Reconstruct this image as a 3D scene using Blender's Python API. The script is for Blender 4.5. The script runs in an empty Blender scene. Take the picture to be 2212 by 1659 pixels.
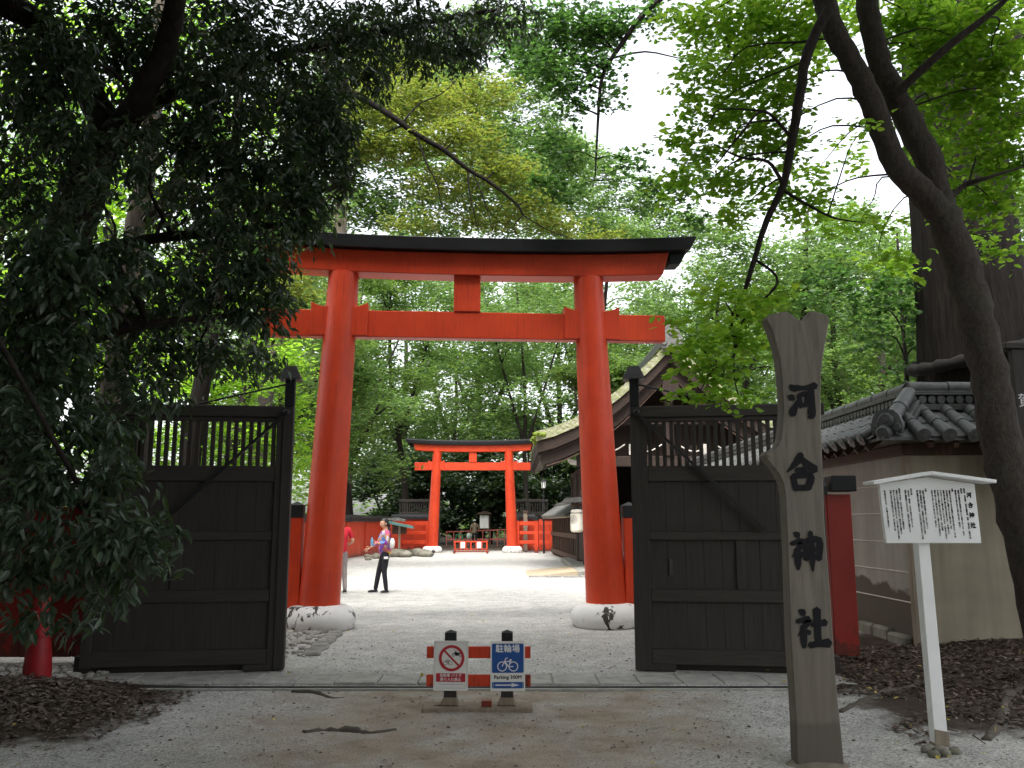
import bpy, bmesh, math, random
import numpy as np
from mathutils import Vector, Matrix

# ------------------------------------------------------------------ camera, sky, light
scene = bpy.context.scene
COL = scene.collection
H = 1.6
TH = math.atan(.161)
SN, CS = math.sin(TH), math.cos(TH)
FPX, CX, CY = 1853., 1106., 829.5

cd = bpy.data.cameras.new('camera')
cam = bpy.data.objects.new('camera', cd)
COL.objects.link(cam)
cam.location = (0, 0, H)
cam.rotation_euler = (math.pi / 2 + TH, 0, 0)
cd.sensor_width = 36
cd.lens = 36 * FPX / 2212.
cd.clip_start = .05
cd.clip_end = 600
scene.camera = cam

SUN_EL, SUN_AZ = math.radians(63), math.radians(190)
world = bpy.data.worlds.new('World')
scene.world = world
world.use_nodes = True
wn, wl = world.node_tree.nodes, world.node_tree.links
bgn = wn['Background']
sky = wn.new('ShaderNodeTexSky')
sky.sky_type = 'NISHITA'
sky.sun_disc = False
sky.sun_elevation = SUN_EL
sky.sun_rotation = SUN_AZ
sky.dust_density = 4
hs = wn.new('ShaderNodeHueSaturation')
hs.inputs['Saturation'].default_value = .22
wl.new(sky.outputs[0], hs.inputs['Color'])
wl.new(hs.outputs[0], bgn.inputs['Color'])
bgn.inputs['Strength'].default_value = .15

sd = bpy.data.lights.new('sun', 'SUN')
sd.energy = 1.0
sd.angle = math.radians(25)
sd.color = (1, .96, .9)
sun = bpy.data.objects.new('sun', sd)
COL.objects.link(sun)
sdir = Vector((math.sin(SUN_AZ) * math.cos(SUN_EL), math.cos(SUN_AZ) * math.cos(SUN_EL), math.sin(SUN_EL)))
sun.rotation_euler = sdir.to_track_quat('Z', 'Y').to_euler()
sun.location = (0, 30, 60)

scene.view_settings.view_transform = 'Standard'
scene.view_settings.look = 'None'
scene.view_settings.gamma = 1
scene.view_settings.use_curve_mapping = False
scene.view_settings.exposure = 1.98
scene.render.engine = 'CYCLES'
cy = scene.cycles
cy.max_bounces = 9
cy.diffuse_bounces = 7
cy.glossy_bounces = 2
cy.transmission_bounces = 4
cy.transparent_max_bounces = 4
cy.caustics_reflective = False
cy.caustics_refractive = False

random.seed(7)
RNG = np.random.default_rng(11)
R = random.random
U = random.uniform


# ------------------------------------------------------------------ places
def at(x, y, D):
    u, v = (x - CX) / FPX, (y - CY) / FPX
    t = D / (CS + v * SN)
    return Vector((u * t, D, H + (SN - v * CS) * t))


def zat(y, D):
    return at(CX, y, D).z


# ------------------------------------------------------------------ materials
def newmat(name):
    m = bpy.data.materials.new(name)
    m.use_nodes = True
    nt = m.node_tree
    b = nt.nodes['Principled BSDF']
    return m, nt, nt.nodes, nt.links, b


def coords(nt, scale=(1, 1, 1), rnd=True):
    n, l = nt.nodes, nt.links
    tc = n.new('ShaderNodeTexCoord')
    mp = n.new('ShaderNodeMapping')
    mp.inputs['Scale'].default_value = scale
    if rnd:
        oi = n.new('ShaderNodeObjectInfo')
        mu = n.new('ShaderNodeMath'); mu.operation = 'MULTIPLY'; mu.inputs[1].default_value = 37.
        l.new(oi.outputs['Random'], mu.inputs[0])
        ad = n.new('ShaderNodeVectorMath'); ad.operation = 'ADD'
        l.new(tc.outputs['Object'], ad.inputs[0]); l.new(mu.outputs[0], ad.inputs[1])
        l.new(ad.outputs[0], mp.inputs['Vector'])
    else:
        l.new(tc.outputs['Object'], mp.inputs['Vector'])
    return mp.outputs[0]


def noise(nt, vec, scale, detail=4, rough=.55, dist=0):
    t = nt.nodes.new('ShaderNodeTexNoise')
    t.inputs['Scale'].default_value = scale
    t.inputs['Detail'].default_value = detail
    t.inputs['Roughness'].default_value = rough
    t.inputs['Distortion'].default_value = dist
    nt.links.new(vec, t.inputs['Vector'])
    return t.outputs['Fac']


def ramp(nt, fac, stops):
    r = nt.nodes.new('ShaderNodeValToRGB')
    e = r.color_ramp.elements
    while len(e) < len(stops):
        e.new(.5)
    for k, (p, c) in enumerate(stops):
        e[k].position = p
        if not hasattr(c, '__len__'):
            c = (c, c, c)
        e[k].color = (*c, 1)
    nt.links.new(fac, r.inputs['Fac'])
    return r.outputs['Color']


def mix(nt, fac, a, b, mode='MIX'):
    m = nt.nodes.new('ShaderNodeMix')
    m.data_type = 'RGBA'
    m.blend_type = mode
    for s, v in ((m.inputs[0], fac), (m.inputs[6], a), (m.inputs[7], b)):
        if hasattr(v, 'is_linked'):
            nt.links.new(v, s)
        elif hasattr(v, '__len__'):
            s.default_value = (*v, 1)
        else:
            s.default_value = v
    return m.outputs[2]


def bump(nt, b, h, strength, dist=.01):
    n = nt.nodes.new('ShaderNodeBump')
    n.inputs['Strength'].default_value = strength
    n.inputs['Distance'].default_value = dist
    nt.links.new(h, n.inputs['Height'])
    nt.links.new(n.outputs[0], b.inputs['Normal'])


def simple(name, c, c2=None, scale=(1, 1, 1), ns=6., rough=.7, bs=.3, bd=.01, spec=.35, detail=5, metal=0, lo=.3, hi=.7):
    m, nt, n, l, b = newmat(name)
    v = coords(nt, scale)
    f = noise(nt, v, ns, detail)
    c2 = c2 or tuple(x * .65 for x in c)
    l.new(ramp(nt, f, [(lo, c2), (hi, c)]), b.inputs['Base Color'])
    b.inputs['Roughness'].default_value = rough
    b.inputs['Specular IOR Level'].default_value = spec
    b.inputs['Metallic'].default_value = metal
    if bs:
        bump(nt, b, f, bs, bd)
    return m


M = {}
M['dark_wood'] = simple('dark_wood', (.052, .046, .041), (.034, .030, .027), (14, 14, .8), 3., .75, .5, .004)
M['dark_rail'] = simple('dark_rail', (.056, .049, .043), (.036, .032, .028), (.9, 14, 14), 3., .72, .5, .004)
M['black_wood'] = simple('black_wood', (.014, .015, .018), (.008, .008, .010), (1, 8, 8), 2., .55, .3, .003)
M['iron'] = simple('iron', (.02, .02, .022), None, ns=20, rough=.5, bs=.15)
M['cap_metal'] = simple('cap_metal', (.075, .072, .078), (.05, .048, .052), ns=9, rough=.5, bs=.1)
M['brown_wood'] = simple('brown_wood', (.10, .058, .040), (.050, .030, .021), (10, 10, 1.5), 3., .7, .5, .004)
M['pale_wood'] = simple('pale_wood', (.30, .25, .19), (.19, .155, .115), (10, 10, .7), 3., .75, .4, .004)
M['plank_wood'] = simple('plank_wood', (.45, .37, .26), (.33, .26, .18), (.7, 9, 9), 3., .7, .3, .004)
M['tile'] = simple('tile', (.105, .108, .105), (.055, .057, .056), ns=9, rough=.5, bs=.35, bd=.006)
M['pale_tile'] = simple('pale_tile', (.17, .165, .155), (.08, .08, .075), ns=9, rough=.6, bs=.35, bd=.006)
M['stone'] = simple('stone', (.30, .29, .265), (.17, .165, .15), ns=5, rough=.85, bs=.5, bd=.01, detail=9)
M['kerb_stone'] = simple('kerb_stone', (.44, .43, .40), (.27, .265, .245), ns=7, rough=.85, bs=.5, bd=.006, detail=10)
M['rock'] = simple('rock', (.27, .25, .21), (.12, .125, .085), ns=4, rough=.9, bs=.7, bd=.03, detail=9)
M['pebble'] = simple('pebble', (.50, .48, .43), (.30, .28, .25), ns=2, rough=.8, bs=.2, bd=.004)
M['moss'] = simple('moss', (.20, .22, .085), (.33, .32, .24), ns=9, rough=.95, bs=1., bd=.06, detail=9)
M['moss_tuft'] = simple('moss_tuft', (.20, .27, .035), (.11, .15, .02), ns=14, rough=.95, bs=1., bd=.03)
M['hall_wood'] = simple('hall_wood', (.042, .025, .018), (.020, .013, .010), (10, 10, 1.5), 3., .8, .5, .004)
M['bark_roof'] = simple('bark_roof', (.040, .024, .017), (.018, .012, .009), (1.5, 1.5, 30), 3., .85, .6, .01)
M['white_paint'] = simple('white_paint', (.88, .89, .89), (.80, .81, .80), ns=3, rough=.45, bs=.08, bd=.003)
M['cream'] = simple('cream', (.62, .58, .52), (.50, .46, .40), ns=4, rough=.8, bs=.2)
M['paper'] = simple('paper', (.84, .83, .80), (.78, .77, .74), ns=3, rough=.6, bs=.05, bd=.002)
M['lantern_paper'] = simple('lantern_paper', (.80, .76, .68), (.70, .65, .56), ns=3, rough=.6, bs=.05, bd=.002)
M['ink'] = simple('ink', (.008, .008, .011), (.006, .006, .008), ns=30, rough=.8, bs=.1, bd=.002)
M['red_ink'] = simple('red_ink', (.50, .03, .045), (.45, .028, .04), ns=5, rough=.5, bs=0)
M['blue_ink'] = simple('blue_ink', (.022, .10, .36), (.02, .085, .31), ns=5, rough=.45, bs=0)
M['grey_ink'] = simple('grey_ink', (.30, .27, .32), None, ns=5, rough=.6, bs=0)
M['white_ink'] = simple('white_ink', (.80, .81, .83), (.76, .77, .79), ns=5, rough=.5, bs=0)
M['skin'] = simple('skin', (.62, .36, .25), (.54, .30, .20), ns=8, rough=.5, bs=.05)
M['hair'] = simple('hair', (.012, .010, .009), None, (20, 20, 3), 4., .4, .4, .004)
M['black_cloth'] = simple('black_cloth', (.016, .016, .024), (.010, .010, .015), ns=9, rough=.85, bs=.4, bd=.01)
M['grey_cloth'] = simple('grey_cloth', (.34, .30, .30), (.24, .21, .21), ns=7, rough=.85, bs=.4, bd=.01)
M['red_cloth'] = simple('red_cloth', (.60, .018, .035), (.42, .012, .026), ns=7, rough=.8, bs=.4, bd=.01)
M['khaki_cloth'] = simple('khaki_cloth', (.28, .22, .15), (.20, .155, .105), ns=7, rough=.85, bs=.4, bd=.01)
M['white_cloth'] = simple('white_cloth', (.80, .79, .77), (.66, .65, .64), ns=7, rough=.8, bs=.3, bd=.01)
M['shoe'] = simple('shoe', (.02, .02, .022), None, ns=9, rough=.5, bs=.1)
M['sole'] = simple('sole', (.5, .5, .5), None, ns=9, rough=.7, bs=.1)
M['green_plastic'] = simple('green_plastic', (.06, .30, .15), None, ns=4, rough=.45, bs=0)
M['green_roof'] = simple('green_roof', (.10, .21, .20), (.07, .15, .14), ns=6, rough=.6, bs=.1)
M['tan_bag'] = simple('tan_bag', (.52, .35, .12), None, ns=6, rough=.7, bs=.2)
M['clear_bag'] = simple('clear_bag', (.55, .62, .58), None, ns=6, rough=.3, bs=.3)
M['bottle_blue'] = simple('bottle_blue', (.16, .38, .62), None, ns=6, rough=.2, bs=0, spec=.6)
M['rail_red'] = simple('rail_red', (.50, .14, .10), (.36, .09, .07), ns=9, rough=.7, bs=.2)
M['rope'] = simple('rope', (.014, .012, .011), None, ns=30, rough=.95, bs=.8)
M['soil'] = simple('soil', (.30, .27, .22), (.16, .14, .11), ns=9, rough=.95, bs=.8, bd=.02, detail=9)
M['root'] = simple('root', (.12, .10, .08), (.07, .06, .05), (4, 4, 4), 5., .9, .7, .01)


def vermilion(name, c, c2):
    m, nt, n, l, b = newmat(name)
    v = coords(nt)
    f = noise(nt, v, 1.7, 6, .6)
    base = ramp(nt, f, [(.3, c2), (.68, c)])
    vs = coords(nt, (22, 22, 1.2))
    st = noise(nt, vs, 2., 5)
    base = mix(nt, ramp(nt, st, [(.54, 0.), (.80, .6)]), base, (.20, .018, .012))
    tc = n.new('ShaderNodeTexCoord'); sp = n.new('ShaderNodeSeparateXYZ'); l.new(tc.outputs['Object'], sp.inputs[0])
    gr = noise(nt, coords(nt), 9., 8, .7)
    wz = n.new('ShaderNodeMath'); wz.operation = 'MULTIPLY_ADD'; l.new(gr, wz.inputs[0]); wz.inputs[1].default_value = 1.5; l.new(sp.outputs[2], wz.inputs[2])
    base = mix(nt, ramp(nt, wz.outputs[0], [(.93, .75), (1., 0.)]), base, (.07, .028, .018))
    pk = noise(nt, coords(nt, (1, 1, .6)), 3.3, 9, .7)
    base = mix(nt, ramp(nt, pk, [(.60, 0.), (.72, .35)]), base, (.34, .060, .035))
    l.new(base, b.inputs['Base Color'])
    b.inputs['Roughness'].default_value = .42
    b.inputs['Specular IOR Level'].default_value = .4
    bump(nt, b, st, .25, .003)
    return m


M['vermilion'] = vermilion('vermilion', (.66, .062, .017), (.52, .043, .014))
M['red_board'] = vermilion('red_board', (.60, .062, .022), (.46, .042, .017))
M['shaded_red_board'] = vermilion('shaded_red_board', (.36, .026, .016), (.25, .018, .013))  # darker copy of red_board, the near fences' shade put into its colour
M['hydrant_red'] = simple('hydrant_red', (.40, .016, .022), (.28, .012, .016), ns=4, rough=.5, bs=.15)


def base_white():
    m, nt, n, l, b = newmat('limewash')
    v = coords(nt)
    f = noise(nt, v, 2.6, 9, .62, .4)
    vp = coords(nt, (1, 1, .7))
    g = noise(nt, vp, 5.5, 10, .68, .8)
    big = noise(nt, vp, 1.4, 2)
    ad = n.new('ShaderNodeMath'); ad.operation = 'ADD'
    mu = n.new('ShaderNodeMath'); mu.operation = 'MULTIPLY'; mu.inputs[1].default_value = .55
    l.new(big, mu.inputs[0]); l.new(g, ad.inputs[0]); l.new(mu.outputs[0], ad.inputs[1])
    c = ramp(nt, f, [(.3, (.70, .69, .66)), (.7, (.82, .81, .79))])
    c = mix(nt, ramp(nt, ad.outputs[0], [(.85, 0.), (.87, 1.)]), c, (.045, .038, .03))
    l.new(c, b.inputs['Base Color'])
    b.inputs['Roughness'].default_value = .8
    bump(nt, b, f, .25, .01)
    return m


M['limewash'] = base_white()


def plaster(name, c, c2, dmg):
    m, nt, n, l, b = newmat(name)
    v = coords(nt, rnd=False)
    f = noise(nt, v, 2.2, 8, .6)
    vs = coords(nt, (7, 7, .35), False)
    st = noise(nt, vs, 1.3, 5)
    col = ramp(nt, f, [(.3, c2), (.7, c)])
    col = mix(nt, ramp(nt, st, [(.42, 0.), (.72, .55)]), col, tuple(x * .6 for x in c))
    if dmg:
        sep = n.new('ShaderNodeSeparateXYZ')
        tc = n.new('ShaderNodeTexCoord'); l.new(tc.outputs['Object'], sep.inputs[0])
        a = n.new('ShaderNodeMath'); a.operation = 'MULTIPLY_ADD'
        v3 = coords(nt, (1, .6, 1.), False)
        l.new(noise(nt, v3, .9, 9, .55), a.inputs[0]); a.inputs[1].default_value = -1.5; l.new(sep.outputs[2], a.inputs[2])
        k = ramp(nt, a.outputs[0], [(0., 1.), (.06, 0.)])
        col = mix(nt, k, col, (.085, .068, .05))
    l.new(col, b.inputs['Base Color'])
    b.inputs['Roughness'].default_value = .9
    bump(nt, b, f, .35, .012)
    return m


M['plaster'] = plaster('plaster', (.39, .345, .255), (.29, .26, .195), False)
M['old_plaster'] = plaster('old_plaster', (.34, .315, .275), (.26, .24, .21), True)


def sign_wood():
    m, nt, n, l, b = newmat('weathered_slab')
    v = coords(nt, (9, 9, .9), False)
    f = noise(nt, v, 2., 7, .6, .6)
    v2 = coords(nt, rnd=False)
    g = noise(nt, v2, 2.2, 4)
    col = ramp(nt, f, [(.25, (.12, .106, .086)), (.75, (.25, .226, .182))])
    col = mix(nt, ramp(nt, g, [(.5, 0.), (.75, .5)]), col, (.17, .165, .145))
    tc = n.new('ShaderNodeTexCoord'); sp = n.new('ShaderNodeSeparateXYZ'); l.new(tc.outputs['Object'], sp.inputs[0])
    wz = n.new('ShaderNodeMath'); wz.operation = 'MULTIPLY_ADD'; l.new(g, wz.inputs[0]); wz.inputs[1].default_value = -.12; l.new(sp.outputs[2], wz.inputs[2])
    col = mix(nt, ramp(nt, wz.outputs[0], [(.17, .8), (.21, 0.)]), col, (.075, .065, .055))
    hz = ramp(nt, wz.outputs[0], [(.35, .5), (1., 0.)])
    col = mix(nt, hz, col, (.15, .13, .105))
    ck = noise(nt, coords(nt, (16, 16, .5), False), 2.2, 3)
    col = mix(nt, ramp(nt, ck, [(.68, 0.), (.72, .7)]), col, (.05, .04, .03))
    l.new(col, b.inputs['Base Color'])
    b.inputs['Roughness'].default_value = .85
    bump(nt, b, f, .5, .005)
    return m


M['weathered_slab'] = sign_wood()


def bark(name, c, c2, sc=(9, 9, 1.6), bs=.8, lich=.5, fine=0.):
    m, nt, n, l, b = newmat(name)
    v = coords(nt, sc, False)
    f = noise(nt, v, 2., 8, .65, .5)
    v2 = coords(nt, rnd=False)
    g = noise(nt, v2, 1.6, 5)
    col = ramp(nt, f, [(.3, c2), (.7, c)])
    if lich: col = mix(nt, ramp(nt, g, [(.55, 0.), (.75, lich)]), col, (.14, .15, .11))
    if fine:
        q = noise(nt, v2, 38, 6, .7)
        col = mix(nt, ramp(nt, q, [(.52, 0.), (.66, fine)]), col, tuple(x * .45 for x in c))
    l.new(col, b.inputs['Base Color'])
    b.inputs['Roughness'].default_value = .9
    b.inputs['Specular IOR Level'].default_value = .12
    bump(nt, b, f, bs, .03)
    return m


M['bark_dark'] = bark('bark_dark', (.040, .033, .029), (.016, .013, .012), lich=.08)
M['bark_grey'] = bark('bark_grey', (.090, .077, .068), (.040, .034, .031), (11, 11, 5), .9, .25, .8)
M['bark_black'] = bark('bark_black', (.020, .017, .015), (.009, .008, .007), lich=0)
M['bark_pale'] = bark('bark_pale', (.24, .20, .16), (.13, .105, .085))
M['bark_old'] = bark('bark_old', (.022, .017, .014), (.004, .004, .004), (11, 11, 1.1), 1., 0)


def leafmat(name, cols, tmul=(1.6, 1.8, .55), tf=.42, rough=.45, spec=.4):
    m, nt, n, l, b = newmat(name)
    g = n.new('ShaderNodeNewGeometry')
    oi = n.new('ShaderNodeObjectInfo')
    a = n.new('ShaderNodeMath'); a.operation = 'ADD'
    l.new(g.outputs['Random Per Island'], a.inputs[0]); l.new(oi.outputs['Random'], a.inputs[1])
    fr = n.new('ShaderNodeMath'); fr.operation = 'FRACT'; l.new(a.outputs[0], fr.inputs[0])
    k = len(cols)
    c = ramp(nt, fr.outputs[0], [(i / max(1, k - 1), x) for i, x in enumerate(cols)])
    l.new(c, b.inputs['Base Color'])
    b.inputs['Roughness'].default_value = rough
    b.inputs['Specular IOR Level'].default_value = spec
    t = n.new('ShaderNodeBsdfTranslucent')
    vm = n.new('ShaderNodeVectorMath'); vm.operation = 'MULTIPLY'
    l.new(c, vm.inputs[0]); vm.inputs[1].default_value = tmul
    l.new(vm.outputs[0], t.inputs['Color'])
    mx = n.new('ShaderNodeMixShader'); mx.inputs[0].default_value = tf
    l.new(b.outputs[0], mx.inputs[1]); l.new(t.outputs[0], mx.inputs[2])
    l.new(mx.outputs[0], n['Material Output'].inputs['Surface'])
    return m


M['leaf_oak'] = leafmat('leaf_oak', [(.034, .060, .036), (.046, .076, .046), (.058, .086, .042), (.040, .068, .048)], tf=.26, rough=.36, spec=.7)
M['leaf_bright'] = leafmat('leaf_bright', [(.125, .225, .030), (.15, .26, .034), (.11, .20, .032), (.19, .27, .038)], (2.5, 2.5, 1.4), tf=.68)
M['leaf_mid'] = leafmat('leaf_mid', [(.075, .135, .036), (.095, .155, .042), (.115, .165, .044), (.062, .12, .038)], (2, 2.1, 1.2), tf=.5)
M['leaf_yellow'] = leafmat('leaf_yellow', [(.125, .165, .034), (.15, .175, .038), (.10, .155, .036), (.17, .165, .042)], (2, 2, 1.1), tf=.52)
M['leaf_far'] = leafmat('leaf_far', [(.095, .165, .052), (.12, .19, .060), (.080, .15, .050), (.14, .195, .058)], (1.9, 2., 1.3), tf=.5)
M['leaf_dark'] = leafmat('leaf_dark', [(.030, .052, .026), (.040, .066, .030), (.025, .045, .024)], tf=.25)
M['leaf_deep'] = leafmat('leaf_deep', [(.050, .112, .032), (.065, .135, .036), (.042, .095, .03)], (1.9, 2., 1.2), tf=.48)
M['dead_leaf'] = leafmat('dead_leaf', [(.10, .074, .060), (.17, .130, .108), (.065, .050, .043), (.24, .195, .16), (.12, .085, .064), (.09, .07, .058)], (1.1, .9, .7), .1, .7, .2)
M['yellow_fallen'] = leafmat('yellow_fallen', [(.50, .40, .07), (.42, .33, .06), (.55, .45, .12)], (1.1, 1, .7), .1, .6, .2)


def ground_mat():
    m, nt, n, l, b = newmat('ground')
    tc = n.new('ShaderNodeTexCoord')
    P = tc.outputs['Object']
    sep = n.new('ShaderNodeSeparateXYZ'); l.new(P, sep.inputs[0])
    X, Y = sep.outputs[0], sep.outputs[1]

    def math_(op, a, bb=None, cc=None):
        t = n.new('ShaderNodeMath'); t.operation = op
        for i, v in enumerate((a, bb, cc)):
            if v is None: continue
            if hasattr(v, 'is_linked'): l.new(v, t.inputs[i])
            else: t.inputs[i].default_value = v
        return t.outputs[0]

    def stepm(v, a, w):
        r = n.new('ShaderNodeMapRange'); r.interpolation_type = 'SMOOTHSTEP'
        l.new(v, r.inputs['Value']); r.inputs['From Min'].default_value = a - w; r.inputs['From Max'].default_value = a + w
        return r.outputs[0]

    big = noise(nt, P, .9, 5)
    fine = noise(nt, P, 60, 3)
    vor = n.new('ShaderNodeTexVoronoi'); vor.inputs['Scale'].default_value = 62
    l.new(P, vor.inputs['Vector'])
    grain = ramp(nt, vor.outputs['Color'], [(0., (.20, .195, .19)), (.35, (.44, .43, .415)), (.7, (.56, .55, .53)), (1., (.70, .69, .67))])
    gr2 = ramp(nt, noise(nt, P, 2.6, 7, .65), [(.3, (.70, .70, .69)), (.7, (1.06, 1.05, 1.03))])
    gravel = mix(nt, 1., grain, gr2, 'MULTIPLY')
    # packed earth of the lane before the gate
    med = noise(nt, P, 3.2, 8, .6)
    earth = ramp(nt, med, [(.25, (.20, .158, .115)), (.5, (.32, .268, .205)), (.8, (.41, .352, .28))])
    earth = mix(nt, ramp(nt, fine, [(.58, 0.), (.66, .55)]), earth, (.40, .38, .34))
    wob = math_('MULTIPLY_ADD', math_('SUBTRACT', big, .5), 2.4, X)
    inl = math_('MULTIPLY', stepm(wob, -2.1, .7), math_('SUBTRACT', 1., stepm(wob, 1.5, .6)))
    inl = math_('MULTIPLY', inl, math_('SUBTRACT', 1., stepm(Y, 8.88, .06)))
    inl = math_('MULTIPLY', inl, ramp(nt, noise(nt, P, 1.5, 8, .65), [(.32, .25), (.55, .97)]))
    col = mix(nt, inl, gravel, earth)
    # leaf-mould soil
    soil = ramp(nt, med, [(.3, (.035, .026, .02)), (.7, (.085, .065, .05))])
    wy = math_('MULTIPLY_ADD', math_('SUBTRACT', med, .5), 1.2, Y)
    wx = math_('MULTIPLY_ADD', math_('SUBTRACT', med, .5), 1.2, X)
    sR = math_('MULTIPLY', stepm(wx, 3.15, .25), stepm(wy, 6.9, .25))
    sR = math_('MULTIPLY', sR, math_('SUBTRACT', 1., stepm(Y, 12., .3)))
    sL = math_('MULTIPLY', math_('SUBTRACT', 1., stepm(wx, -3.2, .25)), stepm(wy, 6.7, .25))
    sL = math_('MULTIPLY', sL, math_('SUBTRACT', 1., stepm(Y, 9.2, .2)))
    sF = math_('SUBTRACT', 1., stepm(X, -8., 1.))
    sF2 = stepm(X, 8.5, 1.)
    sB = stepm(Y, 49.5, 1.)
    s = math_('MAXIMUM', math_('MAXIMUM', sR, sL), math_('MAXIMUM', math_('MAXIMUM', sF, sF2), sB))
    col = mix(nt, s, col, soil)
    # scattered dark crumbs
    cr = noise(nt, P, 17, 6, .7)
    pt = noise(nt, P, 1.7, 3)
    k = math_('MULTIPLY', ramp(nt, cr, [(.60, 0.), (.66, 1.)]), ramp(nt, pt, [(.44, 0.), (.60, .85)]))
    k = math_('MULTIPLY', k, math_('SUBTRACT', 1., stepm(Y, 10.5, 2.)))
    col = mix(nt, k, col, (.06, .05, .04))
    l.new(col, b.inputs['Base Color'])
    b.inputs['Roughness'].default_value = .95
    b.inputs['Specular IOR Level'].default_value = .15
    hgt = math_('ADD', math_('MULTIPLY', vor.outputs['Distance'], -.6), math_('MULTIPLY', cr, .9))
    bump(nt, b, hgt, .7, .012)
    return m


M['ground'] = ground_mat()


def blouse():
    m, nt, n, l, b = newmat('blouse')
    v = coords(nt, rnd=False)
    vo = n.new('ShaderNodeTexVoronoi'); vo.inputs['Scale'].default_value = 11
    l.new(v, vo.inputs['Vector'])
    sep = n.new('ShaderNodeSeparateColor'); l.new(vo.outputs['Color'], sep.inputs[0])
    c = ramp(nt, sep.outputs[0], [(0., (.04, .05, .42)), (.22, (.45, .03, .16)), (.42, (.62, .40, .04)), (.55, (.10, .07, .40)), (.7, (.55, .10, .14)), (.85, (.10, .25, .62)), (1., (.65, .55, .5))])
    l.new(c, b.inputs['Base Color'])
    b.inputs['Roughness'].default_value = .8
    return m


M['blouse'] = blouse()


# ------------------------------------------------------------------ mesh tools
def link(name, me, parent=None, loc=None):
    o = bpy.data.objects.new(name, me)
    COL.objects.link(o)
    if parent is not None: o.parent = parent
    if loc is not None: o.location = loc
    return o


def tag(o, label=None, cat=None, group=None, kind=None):
    if label: o['label'] = label
    if cat: o['category'] = cat
    if group: o['group'] = group
    if kind: o['kind'] = kind
    return o


def thing(name, label, cat, loc=(0, 0, 0), rz=0, group=None):
    o = bpy.data.objects.new(name, None)
    COL.objects.link(o)
    o.empty_display_size = .1
    o.location = loc
    o.rotation_euler = (0, 0, rz)
    return tag(o, label, cat, group)


def copy_tree(o, parent=None):
    c = o.copy()
    COL.objects.link(c)
    c.parent = parent
    for ch in list(o.children): copy_tree(ch, c)
    return c


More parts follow.
